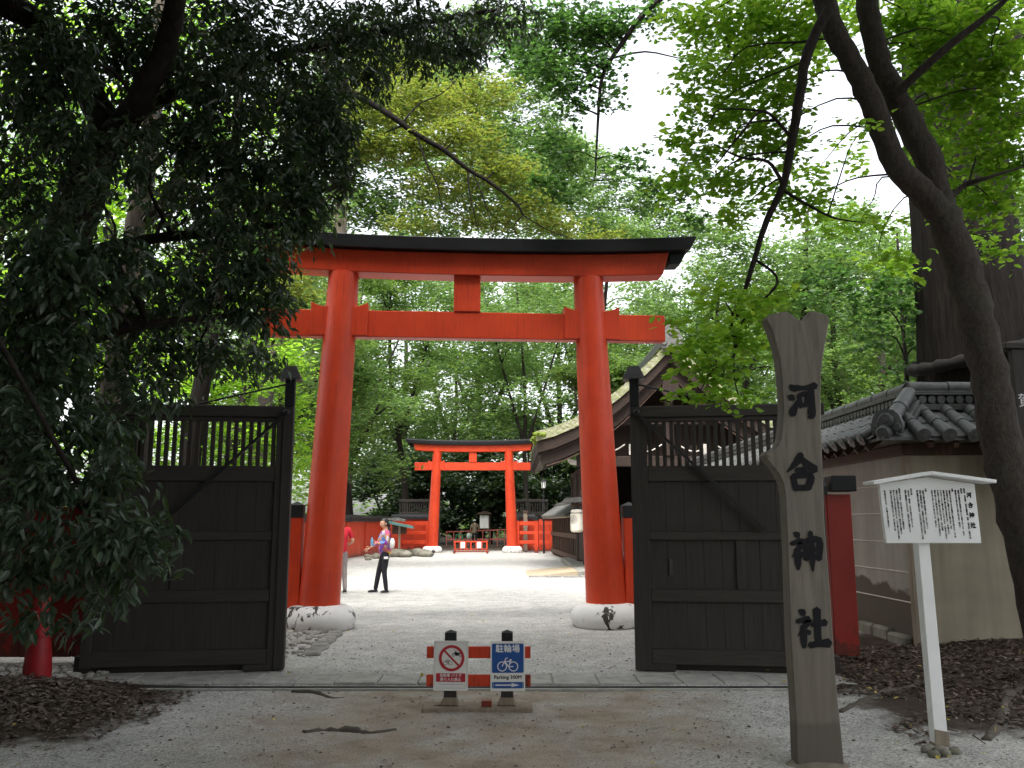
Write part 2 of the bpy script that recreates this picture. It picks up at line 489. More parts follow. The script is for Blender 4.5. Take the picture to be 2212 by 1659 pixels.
class MB:
    def __init__(s, org=(0, 0, 0)):
        s.v, s.f, s.o = [], [], Vector(org)

    def add(s, vs, fs):
        b = len(s.v)
        s.v += [tuple(Vector(p) - s.o) for p in vs]
        s.f += [tuple(i + b for i in f) for f in fs]
        return s

    def box(s, lo, hi):
        (a, b, c), (d, e, f) = lo, hi
        return s.add([(a, b, c), (d, b, c), (d, e, c), (a, e, c), (a, b, f), (d, b, f), (d, e, f), (a, e, f)],
                     [(0, 3, 2, 1), (4, 5, 6, 7), (0, 1, 5, 4), (1, 2, 6, 5), (2, 3, 7, 6), (3, 0, 4, 7)])

    def beam(s, p, q, w, h, up=(0, 0, 1)):
        p, q = Vector(p), Vector(q)
        d = (q - p).normalized()
        x = d.cross(Vector(up))
        if x.length < 1e-4: x = d.cross(Vector((1, 0, 0)))
        x.normalize(); z = x.cross(d)
        vs = [c + x * (w / 2 * a) + z * (h / 2 * b) for c in (p, q) for a, b in ((-1, -1), (1, -1), (1, 1), (-1, 1))]
        return s.add(vs, [(0, 1, 2, 3), (7, 6, 5, 4), (0, 4, 5, 1), (1, 5, 6, 2), (2, 6, 7, 3), (3, 7, 4, 0)])

    def tube(s, pts, rad, seg=8, cap=True, lump=0.):
        pts = [Vector(p) for p in pts]
        n = len(pts)
        if not hasattr(rad, '__len__'): rad = [rad] * n
        vs, fs = [], []
        x = None
        for i, p in enumerate(pts):
            d = (pts[min(i + 1, n - 1)] - pts[max(i - 1, 0)]).normalized()
            if x is None:
                x = d.orthogonal().normalized()
            else:
                x = (x - d * x.dot(d)).normalized()
            y = d.cross(x)
            for k in range(seg):
                a = 2 * math.pi * k / seg
                r = rad[i] * (1 + (U(-lump, lump) if lump else 0))
                vs.append(p + (x * math.cos(a) + y * math.sin(a)) * r)
        for i in range(n - 1):
            for k in range(seg):
                k2 = (k + 1) % seg
                fs.append((i * seg + k, i * seg + k2, (i + 1) * seg + k2, (i + 1) * seg + k))
        if cap:
            fs.append(tuple(range(seg))[::-1])
            fs.append(tuple((n - 1) * seg + k for k in range(seg)))
        return s.add(vs, fs)

    def lathe(s, prof, seg=24, c=(0, 0, 0), sx=1, sy=1):
        vs, fs = [], []
        for r, z in prof:
            for k in range(seg):
                a = 2 * math.pi * k / seg
                vs.append((c[0] + r * sx * math.cos(a), c[1] + r * sy * math.sin(a), c[2] + z))
        for i in range(len(prof) - 1):
            for k in range(seg):
                k2 = (k + 1) % seg
                fs.append((i * seg + k, i * seg + k2, (i + 1) * seg + k2, (i + 1) * seg + k))
        fs.append(tuple(range(seg))[::-1])
        fs.append(tuple((len(prof) - 1) * seg + k for k in range(seg)))
        return s.add(vs, fs)

    def ball(s, c, r, seg=10, rings=7, jit=0.):
        rx, ry, rz = r if hasattr(r, '__len__') else (r, r, r)
        vs, fs = [], []
        for i in range(rings + 1):
            t = math.pi * i / rings
            for k in range(seg):
                a = 2 * math.pi * k / seg
                j = 1 + (U(-jit, jit) if jit else 0)
                vs.append((c[0] + rx * j * math.sin(t) * math.cos(a), c[1] + ry * j * math.sin(t) * math.sin(a), c[2] - rz * j * math.cos(t)))
        for i in range(rings):
            for k in range(seg):
                k2 = (k + 1) % seg
                fs.append((i * seg + k, i * seg + k2, (i + 1) * seg + k2, (i + 1) * seg + k))
        return s.add(vs, fs)

    def prism(s, poly, y0, y1):
        """poly of (x, z), pushed from y0 to y1"""
        n = len(poly)
        vs = [(x, y0, z) for x, z in poly] + [(x, y1, z) for x, z in poly]
        fs = [tuple(range(n)), tuple(range(2 * n - 1, n - 1, -1))]
        fs += [((i + 1) % n, i, n + i, n + (i + 1) % n) for i in range(n)]
        return s.add(vs, fs)

    def mesh(s, name, mat, smooth=False, bevel=0.):
        me = bpy.data.meshes.new(name)
        me.from_pydata(s.v, [], s.f)
        bm = bmesh.new(); bm.from_mesh(me)
        bmesh.ops.remove_doubles(bm, verts=bm.verts, dist=1e-5)
        bmesh.ops.recalc_face_normals(bm, faces=bm.faces)
        if bevel:
            es = [e for e in bm.edges if len(e.link_faces) == 2 and e.calc_face_angle(0) > .6]
            bmesh.ops.bevel(bm, geom=es, offset=bevel, segments=1, affect='EDGES', clamp_overlap=True)
        bm.to_mesh(me); bm.free()
        if smooth:
            me.polygons.foreach_set('use_smooth', [True] * len(me.polygons))
            if smooth == 'auto':
                try: me.set_sharp_from_angle(angle=math.radians(40))
                except Exception: pass
        me.materials.append(M[mat] if isinstance(mat, str) else mat)
        return me

    def build(s, name, mat, parent=None, smooth=False, bevel=0., loc=None):
        return link(name, s.mesh(name, mat, smooth, bevel), parent, loc)


def smooth_path(pts, n=4):
    pts = [Vector(p) for p in pts]
    out = []
    for i in range(len(pts) - 1):
        p0, p1, p2, p3 = pts[max(i - 1, 0)], pts[i], pts[i + 1], pts[min(i + 2, len(pts) - 1)]
        for k in range(n):
            t = k / n
            out.append(.5 * ((2 * p1) + (p2 - p0) * t + (2 * p0 - 5 * p1 + 4 * p2 - p3) * t * t + (3 * p1 - p0 - 3 * p2 + p3) * t ** 3))
    out.append(pts[-1])
    return out


def lerp_list(vals, n):
    out = []
    for i in range(len(vals) - 1):
        out += [vals[i] + (vals[i + 1] - vals[i]) * k / n for k in range(n)]
    return out + [vals[-1]]


class Flat:
    """printed marks: thin pieces on a sheet facing -y, each a hair in front of the last"""
    def __init__(s, y=-.001, step=.00025):
        s.mb = MB(); s.y = y; s.st = step

    def poly(s, pts):
        s.y -= s.st
        s.mb.add([(x, s.y, z) for x, z in pts], [tuple(range(len(pts)))])

    def line(s, p, q, w):
        dx, dz = q[0] - p[0], q[1] - p[1]
        L = math.hypot(dx, dz) or 1
        nx, nz = -dz / L * w / 2, dx / L * w / 2
        s.poly([(p[0] - nx, p[1] - nz), (q[0] - nx, q[1] - nz), (q[0] + nx, q[1] + nz), (p[0] + nx, p[1] + nz)])

    def ring(s, cx, cz, r, w, seg=28):
        s.y -= s.st
        vs, fs = [], []
        for k in range(seg):
            a = 2 * math.pi * k / seg
            for rr in (r - w / 2, r + w / 2): vs.append((cx + rr * math.cos(a), s.y, cz + rr * math.sin(a)))
        for k in range(seg):
            j = (k + 1) % seg
            fs.append((2 * k, 2 * k + 1, 2 * j + 1, 2 * j))
        s.mb.add(vs, fs)

    def rrect(s, x0, z0, x1, z1, r):
        pts = []
        for cx, cz, a0 in ((x1 - r, z0 + r, -90), (x1 - r, z1 - r, 0), (x0 + r, z1 - r, 90), (x0 + r, z0 + r, 180)):
            for k in range(4):
                a = math.radians(a0 + 30 * k)
                pts.append((cx + r * math.cos(a), cz + r * math.sin(a)))
        s.poly(pts)

    def frame(s, x0, z0, x1, z1, w):
        s.line((x0, z0), (x1, z0), w); s.line((x0, z1), (x1, z1), w)
        s.line((x0, z0), (x0, z1), w); s.line((x1, z0), (x1, z1), w)

    def stroke(s, pts):
        """brush stroke: (x, z, width) points"""
        P = smooth_path([Vector(p) for p in pts], 4) if len(pts) > 2 else smooth_path([Vector(p) for p in pts], 3)
        s.y -= s.st
        vs, fs = [], []
        n = len(P)
        for i, p in enumerate(P):
            d = (P[min(i + 1, n - 1)] - P[max(i - 1, 0)]); d.z = 0; d.normalize()
            w = max(.004, p.z) / 2
            vs += [(p.x - d.y * w, s.y, p.y + d.x * w), (p.x + d.y * w, s.y, p.y - d.x * w)]
        d0 = (P[0] - P[1]); d0.z = 0; d0.normalize()
        d1 = (P[-1] - P[-2]); d1.z = 0; d1.normalize()
        a = P[0] + d0 * P[0].z * .35; e = P[-1] + d1 * P[-1].z * .35
        vs += [(a.x, s.y, a.y), (e.x, s.y, e.y)]
        for i in range(n - 1): fs.append((2 * i, 2 * i + 1, 2 * i + 3, 2 * i + 2))
        fs += [(1, 0, 2 * n), (2 * n - 2, 2 * n - 1, 2 * n + 1)]
        s.mb.add(vs, fs)

    def build(s, name, mat, parent, loc=None):
        return s.mb.build(name, mat, parent, loc=loc)


def text_mesh(txt, size, mat, line=1., bold=0., align='CENTER'):
    cu = bpy.data.curves.new('lettering', 'FONT')
    cu.body = txt; cu.size = size; cu.resolution_u = 2
    cu.align_x = align; cu.align_y = 'CENTER' if align == 'CENTER' else 'TOP'
    cu.space_line = line
    ob = bpy.data.objects.new('lettering', cu)
    COL.objects.link(ob)
    dg = bpy.context.evaluated_depsgraph_get()
    me = bpy.data.meshes.new_from_object(ob.evaluated_get(dg))
    bpy.data.objects.remove(ob)
    bpy.data.curves.remove(cu)
    bm = bmesh.new()
    offs = [(0, 0)] if not bold else [(-bold, 0), (bold, 0), (0, bold), (0, -bold)]
    for k, (dx, dy) in enumerate(offs):
        n0 = len(bm.verts)
        bm.from_mesh(me)
        bm.verts.ensure_lookup_table()
        for v in bm.verts[n0:]:
            x, y = v.co.x + dx, v.co.y + dy
            v.co = (x, -.0002 * k, y)
    me2 = bpy.data.meshes.new('lettering')
    bm.to_mesh(me2); bm.free()
    bpy.data.meshes.remove(me)
    me2.materials.clear(); me2.materials.append(M[mat])
    return me2


# ------------------------------------------------------------------ ground
def sstep(a, b, x):
    t = min(1, max(0, (x - a) / (b - a)))
    return t * t * (3 - 2 * t)


def gz(x, y):
    z = .22 * sstep(3.3, 6.0, x) * sstep(6.6, 10., y) * (1 - sstep(12., 16., y))
    z += .10 * sstep(-3.3, -4.8, x) * sstep(6.6, 8., y) * (1 - sstep(8.6, 9.3, y))
    if y < 8.88: z -= .035 * sstep(-4.2, -3.2, x) * (1 - sstep(2.6, 3.4, x))
    z += .012 * math.sin(x * 2.3 + y * 1.1) * math.sin(y * 1.7 - x * .6) * (1 if y < 8.8 else .4)
    return z


xs = sorted(set([round(-9 + .2 * i, 3) for i in range(91)] + [-150, -100, -70, -50, -38, -30, -24, -19, -15, -12, -10.4, 10.4, 12, 15, 19, 24, 30, 38, 50, 70, 100, 150]))
ys = sorted(set([round(2 + .2 * i, 3) for i in range(61)] + [8.86, 8.90] + [-60, -40, -25, -15, -8, -4, -1, 0.5, 15, 16, 17.5, 19, 21, 24, 28, 33, 38, 44, 50, 60, 75, 95, 130, 180, 250]))
g = MB()
g.v = [(x, y, gz(x, y)) for y in ys for x in xs]
nx = len(xs)
g.f = [(j * nx + i, j * nx + i + 1, (j + 1) * nx + i + 1, (j + 1) * nx + i) for j in range(len(ys) - 1) for i in range(nx - 1)]
ground = g.build('ground', 'ground', smooth=True)
tag(ground, kind='structure')

# stone threshold across the gateway
thr = MB().box((-4.3, 8.9, -.12), (3.5, 9.46, .0)).build('gate_threshold', 'kerb_stone')
tag(thr, kind='structure')
x = -4.3
while x < 3.4:
    w = U(.40, .47)
    MB().box((x + .006, 8.905, -.1), (min(x + w, 3.5) - .006, 9.45, .022 + U(-.006, .006))).build('paving_stone', 'kerb_stone', thr, bevel=.01)
    x += w
MB().box((-4.3, 8.825, -.08), (3.4, 8.875, -.004)).build('dark_strip', 'iron', thr, bevel=.004)  # thin dark strip along the front of the threshold
MB().box((-4.3, 8.78, -.08), (3.4, 8.82, -.012)).build('gutter_edge', 'kerb_stone', thr, bevel=.006)


# ------------------------------------------------------------------ torii gates
def torii(label, loc, rz, sc, mat):
    t = thing('torii_gate', label, 'torii gate', loc, rz)
    t.scale = (sc, sc, sc)
    hw0, hw1 = 2.21, 2.0                       # pillar offsets at foot and head
    for s in (-1, 1):
        MB().lathe([(.42, -.05), (.52, .02), (.555, .12), (.55, .2), (.50, .29), (.42, .345), (.33, .36), (.2, .36)], 40, (s * hw0, 0, 0)).build('plinth', 'limewash', t, smooth='auto')
        pts = [(s * (hw0 + (hw1 - hw0) * k / 8), 0, .34 + (5.575 - .34) * k / 8) for k in range(9)]
        MB().tube(pts, [.312 - .068 * k / 8 for k in range(9)], 36).build('pillar', mat, t, smooth='auto')
    xw = 3.25
    MB().box((-xw, -.11, 4.52), (xw, .11, 4.955)).build('tie_beam', mat, t, bevel=.012)
    for s in (-1, 1):
        for q in (-1, 1):
            xi = s * 2.035 + q * .2
            xo = xi + q * .25
            top = [(xi + (xo - xi) * k / 6, 5.0 + .075 * (k / 6) ** 2) for k in range(7)]
            MB().prism([(xi, 4.535), (xo, 4.535)] + top[::-1], -.15, .15).build('wedge', mat, t, bevel=.006)
    MB().box((-.215, -.13, 4.957), (.215, .13, 5.60)).build('strut', mat, t, bevel=.012)

    def sweep(sec, x0, x1, slant, rise, name, m, bev=.012):
        n = 24
        vs, fs = [], []
        k = len(sec)
        for i in range(n + 1):
            u = -1 + 2 * i / n
            for (yy, zz) in sec:
                half = x1 + slant * (zz - sec[0][1])
                xx = u * half
                vs.append((xx, yy, zz + rise * abs(xx / 3.8) ** 2.6))
        for i in range(n):
            for j in range(k):
                j2 = (j + 1) % k
                fs.append((i * k + j, i * k + j2, (i + 1) * k + j2, (i + 1) * k + j))
        fs.append(tuple(range(k))); fs.append(tuple(n * k + j for j in range(k))[::-1])
        return MB().add(vs, fs).build(name, m, t, bevel=bev)

    sweep([(-.20, 5.55), (.20, 5.55), (.22, 5.915), (-.22, 5.915)], 0, 3.22, .28, .125, 'lintel', mat)
    sweep([(-.33, 5.922), (.33, 5.922), (.36, 6.125), (0, 6.22), (-.36, 6.125)], 0, 3.66, .5, .125, 'top_rail', 'black_wood', .008)
    for s in (-1, 1):
        MB().prism([(s * 3.335, 5.74 + .07), (s * 3.52, 5.74 + .08), (s * 3.62, 5.918 + .09), (s * 3.335, 5.918 + .072)], -.17, .17).build('rail_end', 'black_wood', t, bevel=.006)
    return t


RZ1 = math.radians(4.2)
T1 = Vector((-.735, 13.62, 0))
torii('large vermilion torii gate with black top rail between the open dark gate leaves', T1, RZ1, 1., 'vermilion')
T2 = Vector((-2.1, 46.2, 0))
torii('smaller-looking bright orange torii gate at the far end of the white courtyard', T2, math.radians(.5), .96, 'vermilion')


# ------------------------------------------------------------------ red rail fences beside the torii
def rail_fence(label, p0, p1, n, caps=(1, 1), group=None):
    p0, p1 = Vector(p0), Vector(p1)
    d = p1 - p0
    t = thing('rail_fence', label, 'fence', p0, math.atan2(d.y, d.x), group)
    L = d.length
    for k in range(n + 1):
        x = L * k / n
        if (k == 0 and not caps[0]) or (k == n and not caps[1]): continue
        po = MB().box((x - .1, -.1, 0), (x + .1, .1, 1.67)).build('post', 'vermilion', t, bevel=.01)
        MB().box((x - .108, -.108, 1.672), (x + .108, .108, 1.86)).add([(x - .108, -.108, 1.86), (x + .108, -.108, 1.86), (x + .108, .108, 1.86), (x - .108, .108, 1.86), (x, 0, 1.92)], [(0, 1, 4), (1, 2, 4), (2, 3, 4), (3, 0, 4)]).build('post_cap', 'black_wood', po, bevel=.006)
    for z0, z1 in ((1.43, 1.63), (.96, 1.12), (.46, .64)):
        for k in range(n):
            a, b = L * k / n + .1, L * (k + 1) / n - .1
            MB().box((a, -.04, z0), (b, .04, z1)).build('rail', 'vermilion', t, bevel=.008)
    return t


def rot2(v, a):
    return Vector((v[0] * math.cos(a) - v[1] * math.sin(a), v[0] * math.sin(a) + v[1] * math.cos(a), 0))


rail_fence('red rail fence on the left of the large torii, behind the dark gate leaf', T1 + rot2((-2.60, 0), RZ1), T1 + rot2((-7.2, .15), RZ1), 2)
rail_fence('red rail fence on the right of the large torii, behind the dark gate leaf', T1 + rot2((2.60, 0), RZ1), T1 + rot2((5.0, .1), RZ1), 1)
rail_fence('orange rail fence on the left of the far torii', T2 + Vector((-2.35, .1, 0)), T2 + Vector((-3.9, .3, 0)), 1)
rail_fence('orange rail fence on the right of the far torii', T2 + Vector((2.4, .1, 0)), T2 + Vector((4.4, -.3, 0)), 2)


# ------------------------------------------------------------------ red plank fences with black caps
def plank_fence(label, p0, p1, ztop, pw=.3, cap=.22, group=None, ends=False, mat='red_board'):
    p0, p1 = Vector(p0), Vector(p1)
    d = p1 - p0
    L = d.length
    t = thing('plank_fence', label, 'fence', p0, math.atan2(d.y, d.x), group)
    n = max(1, round(L / pw))
    w = L / n
    pm = MB().box((.004, -.02, .06), (w - .004, .02, ztop)).mesh('plank', mat, bevel=.005)
    for k in range(n):
        link('plank', pm, t, (w * k, U(-.008, .008), 0))
    cm = MB().add([(0, -.13, ztop + .002), (w * 3 - .01, -.13, ztop + .002), (w * 3 - .01, -.11, ztop + cap * .55), (w * 3 - .01, 0, ztop + cap), (0, 0, ztop + cap), (0, -.11, ztop + cap * .55), (0, .13, ztop + .002), (w * 3 - .01, .13, ztop + .002), (w * 3 - .01, .11, ztop + cap * .55), (0, .11, ztop + cap * .55)],
                  [(0, 1, 2, 5), (5, 2, 3, 4), (7, 6, 9, 8), (8, 9, 4, 3), (1, 7, 8, 3, 2), (6, 0, 5, 4, 9), (0, 6, 7, 1)]).mesh('cap_board', 'black_wood', bevel=.006)
    m = max(1, n // 3)
    for k in range(m):
        link('cap_board', cm, t, (L / m * k, 0, U(-.012, .012)))
    if ends:
        MB().box((L - .26, -.15, ztop + .03), (L + .03, .15, ztop + cap + .03)).build('end_block', 'black_wood', t, bevel=.01)
    for k in range(0, n + 1, 6):
        MB().box((w * k - .06, -.075, 0), (w * k + .06, -.022, ztop - .02)).build('post', 'red_board', t, bevel=.006)
    return t


plank_fence('shaded red plank fence behind the leafy branches at the left', (-10.2, 10.2, 0), (-3.3, 10.35, 0), 1.78, mat='shaded_red_board')
plank_fence('red plank fence between the wooden name post and the plaster wall', (2.9, 10.45, 0), (4.07, 10.4, 0), 1.93, .29, .19, ends=True, mat='shaded_red_board')
plank_fence('long bright orange plank fence along the left side of the courtyard', (-8.6, 17.5, 0), (-6.45, 46.0, 0), 1.62, .55, .3)
plank_fence('orange plank fence behind the rails left of the far torii', (-6.45, 46.4, 0), (-4.1, 47.2, 0), 1.75, .4, .28)
plank_fence('orange plank fence behind the rails right of the far torii', (.1, 47.4, 0), (3.2, 47.0, 0), 1.75, .4, .28)


# ------------------------------------------------------------------ dark gate leaves
def gate_leaf(label, loc, rz, s, L):
    """s=-1: leaf runs to the left of its hinge post"""
    t = thing('gate_leaf', label, 'gate', loc, rz, 'dark wooden leaves of the open gate')

    def bx(name, x0, x1, y0, y1, z0, z1, m='dark_wood', bev=.006):
        a, b = sorted((s * x0, s * x1))
        return MB().box((a, y0, z0), (b, y1, z1)).build(name, m, t, bevel=bev)

    # hinge post with its thin head and metal cap
    hpost = bx('hinge_post', -.075, .04, -.07, .07, .0, 2.87)
    a = s * -.02
    MB().box((a - .055, -.055, 2.872), (a + .055, .055, 3.2)).build('post_head', 'black_wood', hpost, bevel=.006)
    MB().add([(a + p * r, q * r, z) for r, z in ((.125, 3.19), (.125, 3.2), (.06, 3.345)) for p, q in ((-1, -1), (1, -1), (1, 1), (-1, 1))],
             [(3, 2, 1, 0), (8, 9, 10, 11)] + [(i * 4 + k, i * 4 + (k + 1) % 4, i * 4 + 4 + (k + 1) % 4, i * 4 + 4 + k) for i in range(2) for k in range(4)]).build('post_cap', 'cap_metal', hpost)
    bx('stile', .036, .11, -.05, .05, .05, 2.75)
    bx('stile', L - .11, L, -.05, .05, .05, 2.75)
    bx('rail', .036, L + .05, -.062, .06, 2.752, 2.88, 'dark_rail', .008)
    bx('rail', .112, L - .112, -.045, .045, 2.03, 2.20, 'dark_rail')
    bx('rail', .112, L - .112, -.045, .045, 1.385, 1.475, 'dark_rail')
    bx('rail', .112, L - .112, -.045, .045, .72, .85, 'dark_rail')
    bx('rail', .112, L - .112, -.045, .045, .06, .22, 'dark_rail')
    bx('rail', .112, L - .112, -.035, .035, 2.70, 2.75, 'dark_rail')
    bx('muntin', L * .52, L * .52 + .11, -.04, .04, .852, 1.383)
    bx('backing_board', .09, L - .10, .0165, .03, .2, 2.04, 'dark_wood', 0)
    n = 22
    sp = (L - .212) / n
    sm = MB().box((-.022, -.02, 2.2), (.022, .02, 2.70)).mesh('slat', 'dark_wood', bevel=.004)
    for k in range(n):
        link('slat', sm, t, (s * (.102 + sp * (k + .5)), 0, 0))
    bw = (L - .212) / 9
    for z0, z1 in ((1.475, 2.03), (.85, 1.385), (.22, .72)):
        pm = MB().box((-bw / 2 + .001, -.012, z0), (bw / 2 - .001, .012, z1)).mesh('plank', 'dark_wood', bevel=.002)
        for k in range(9):
            link('plank', pm, t, (s * (.102 + bw * (k + .5)), U(-.0025, .0025), 0))
    # iron brace and stay
    MB().beam((s * .0, -.105, 2.80), (s * 1.36, -.085, 1.50), .028, .05, (0, 1, 0)).build('brace', 'iron', t)
    MB().tube([(s * -.02, -.062, 3.14), (s * 1.0, -.03, 2.885)], .011, 8).build('stay_rod', 'iron', t)
    MB().lathe([(.035, 0), (.045, .012), (.02, .03)], 10, (0, 0, 0)).build('brace_bolt', 'iron', t).matrix_local = Matrix.Translation((s * .0, -.112, 2.80)) @ Matrix.Rotation(math.pi / 2, 4, 'X')
    if s > 0:
        MB().box((.32, -.03, 1.0), (.36, -.013, 1.18)).build('latch', 'cap_metal', t, bevel=.004)
    bx('foot', .02, .36, -.05, .05, -.01, .06, 'dark_wood')
    bx('shade_strip', .0, L + .1, .10, .30, -.02, .16, 'dark_rail')  # added dark strip standing in for the shade under the leaf
    return t


gate_leaf('dark wooden gate leaf on the left, partly behind leafy branches', (-2.56, 9.72, .02), math.radians(8), -1, 2.03)
gate_leaf('dark wooden gate leaf on the right, partly behind the wooden name post', (1.42, 9.72, .02), math.radians(-8), 1, 2.0)
# older gate posts standing behind the leaf ends
for (px, D, lab) in ((262, 10.05, 'dark square post behind the free end of the left gate leaf'),):
    p = at(px, 1440, D)
    t = thing('gate_post', lab, 'post', (p.x, D, 0))
    MB().box((-.1, -.1, 0), (.1, .1, 2.95)).build('post_shaft', 'dark_wood', t, bevel=.01)
    MB().box((-.12, -.12, 2.952), (.12, .12, 2.99)).build('post_top', 'black_wood', t, bevel=.008)


def far_gate(label, loc, rz, s):
    t = thing('gate_leaf', label, 'gate', loc, rz, 'gate leaves at the far torii')
    L = 2.2
    MB().box((-.08, -.08, 0), (.08, .08, 3.1)).build('hinge_post', 'dark_wood', t, bevel=.01)
    MB().prism([(-.13, 3.1), (.13, 3.1), (.06, 3.24), (-.06, 3.24)], -.13, .13).build('post_cap', 'cap_metal', t)
    a, b = sorted((s * .08, s * L))
    for z0, z1 in ((2.7, 2.85), (1.95, 2.15), (.1, .3)):
        MB().box((a, -.05, z0), (b, .05, z1)).build('rail', 'dark_rail', t, bevel=.008)
    sm = MB().box((-.03, -.02, 2.15), (.03, .02, 2.7)).mesh('slat', 'dark_wood')
    for k in range(16): link('slat', sm, t, (s * (.16 + (L - .22) * k / 15), 0, 0))
    pm = MB().box((-.12, -.02, .3), (.12, .02, 1.95)).mesh('plank', 'dark_wood', bevel=.005)
    for k in range(8): link('plank', pm, t, (s * (.08 + .13 + (L - .26) * k / 7), U(-.004, .004), 0))
    return t


far_gate('small dark slatted gate leaf beyond the orange fence left of the far torii', (-4.05, 47.9, 0), 0, -1)
far_gate('small dark slatted gate leaf beyond the orange fence right of the far torii', (-.2, 47.9, 0), 0, 1)

# ------------------------------------------------------------------ plaster wall with tiled roof
WX, WY = 4.87, 10.65
TW = .5
wall = thing('plaster_wall', 'plaster boundary wall with grey tiled roof and hip corner behind the white notice board', 'wall', (WX, WY, 0))
XE, YE = 10.4, 25.5
EZ, RZt = 2.60, 3.02
RX, RY = WX + TW / 2, WY + TW / 2
EOX, EOY = WX - .46, WY - .46
o = (WX, WY, 0)
MB(o).box((WX, WY, -.1), (XE, WY + TW, 2.82)).build('front_face', 'plaster', wall, bevel=.01)
MB(o).box((WX - .002, WY + .004, -.1), (WX + TW, YE, 2.815)).build('side_face', 'old_plaster', wall, bevel=.01)
MB(o).box((WX - .03, WY - .03, .05), (WX + .075, WY + .06, 2.42)).build('corner_board', 'pale_wood', wall, bevel=.008)
for k in range(5):
    z = .62 + .36 * k
    MB(o).add([(WX - .004, WY + .09, z), (WX - .014, WY + .09, z + .008), (WX - .004, WY + .09, z + .018), (WX - .004, YE, z), (WX - .014, YE, z + .008), (WX - .004, YE, z + .018)], [(0, 1, 4, 3), (1, 2, 5, 4)]).build('plaster_line', 'cream', wall)
for k in range(9):
    MB(o).box((WX - .09 - U(0, .05), WY + .1 + k * .5, -.1), (WX - .004, WY + .56 + k * .5, .16 + U(0, .12))).build('foot_stone', 'rock', wall, bevel=.03)
MB(o).box((WX - .06, WY - .06, 2.42), (XE, WY - .003, 2.56)).build('eave_beam', 'brown_wood', wall, bevel=.01)
MB(o).box((WX - .06, WY - .002, 2.42), (WX - .005, YE, 2.56)).build('eave_beam', 'brown_wood', wall, bevel=.01)
# rafters
for k in range(18):
    xx = WX + .15 + k * .3
    MB(o).beam((xx, WY - .4, EZ - .09), (xx, WY, EZ + .20), .06, .07).build('rafter', 'brown_wood', wall)
for k in range(40):
    yy = WY + .15 + k * .36
    MB(o).beam((WX - .4, yy, EZ - .09), (WX, yy, EZ + .20), .06, .07).build('rafter', 'brown_wood', wall)
# boarding under the tiles: two outer slopes mitred at the hip, and the far slopes
th = .035
for dz, nm, mm in ((0., 'roof_board', 'tile'),):
    m_ = MB(o)
    q = [(EOX, EOY, EZ), (XE, EOY, EZ), (XE, RY, RZt), (RX, RY, RZt)]
    m_.add(q + [(a, b, c - th) for a, b, c in q], [(0, 1, 2, 3), (7, 6, 5, 4), (0, 4, 5, 1), (1, 5, 6, 2), (3, 2, 6, 7), (0, 3, 7, 4)])
    m_.build(nm, mm, wall)
    m_ = MB(o)
    q = [(EOX - .001, EOY + .001, EZ), (RX - .001, RY + .001, RZt), (RX - .001, YE, RZt), (EOX - .001, YE, EZ)]
    m_.add(q + [(a, b, c - th) for a, b, c in q], [(0, 1, 2, 3), (7, 6, 5, 4), (0, 4, 5, 1), (1, 5, 6, 2), (3, 2, 6, 7), (0, 3, 7, 4)])
    m_.build(nm, mm, wall)
    m_ = MB(o)
    q = [(RX + .02, RY + .004, RZt), (XE, RY + .004, RZt), (XE, RY + .7, EZ), (RX + .7, RY + .7, EZ)]
    m_.add(q + [(a, b, c - th) for a, b, c in q], [(0, 1, 2, 3), (7, 6, 5, 4), (0, 4, 5, 1), (1, 5, 6, 2), (3, 2, 6, 7), (0, 3, 7, 4)])
    m_.build(nm, mm, wall)


def tile_run(p, q, r=.075):
    """barrel tiles from eave p to ridge q"""
    p, q = Vector(p), Vector(q)
    d = q - p
    L = d.length
    d.normalize()
    nt_ = max(1, round(L / .34))
    for k in range(nt_):
        a = p + d * (L * k / nt_ + (.012 if k else 0)); b = p + d * (L * (k + 1) / nt_ + .02)
        MB(o).tube([a, b], [r + .006, r - .004], 12).build('barrel_tile', 'tile', wall, smooth='auto')
    c = p - d * .012
    et = MB(o).tube([c - d * .022, c - d * .018, c], [r * .62, r * 1.16, r * 1.16], 16).build('end_tile', 'tile', wall, smooth='auto')
    MB(o).tube([c - d * .030, c - d * .0221], [r * .34, r * .40], 12).build('tile_crest', 'tile', et, smooth='auto')


def pan(p, q, across, w):
    p, q, across = Vector(p), Vector(q), Vector(across)
    d = (q - p)
    for k in range(2):
        vs, fs = [], []
        for e in range(2):
            b = p + d * ((k + e) / 2) + Vector((0, 0, .03 - .016 * e))
            for j in range(7):
                u = -1 + j / 3
                vs.append(b + across * (u * w / 2) + Vector((0, 0, -.03 * (1 - u * u))))
                vs.append(b + across * (u * w / 2) + Vector((0, 0, -.03 * (1 - u * u) + .016)))
        for j in range(6):
            fs += [(2 * j, 2 * j + 2, 14 + 2 * j + 2, 14 + 2 * j), (2 * j + 1, 14 + 2 * j + 1, 14 + 2 * j + 3, 2 * j + 3), (2 * j, 2 * j + 1, 2 * j + 3, 2 * j + 2)]
        MB(o).add(vs, fs).build('pan_tile', 'tile', wall, smooth=True)


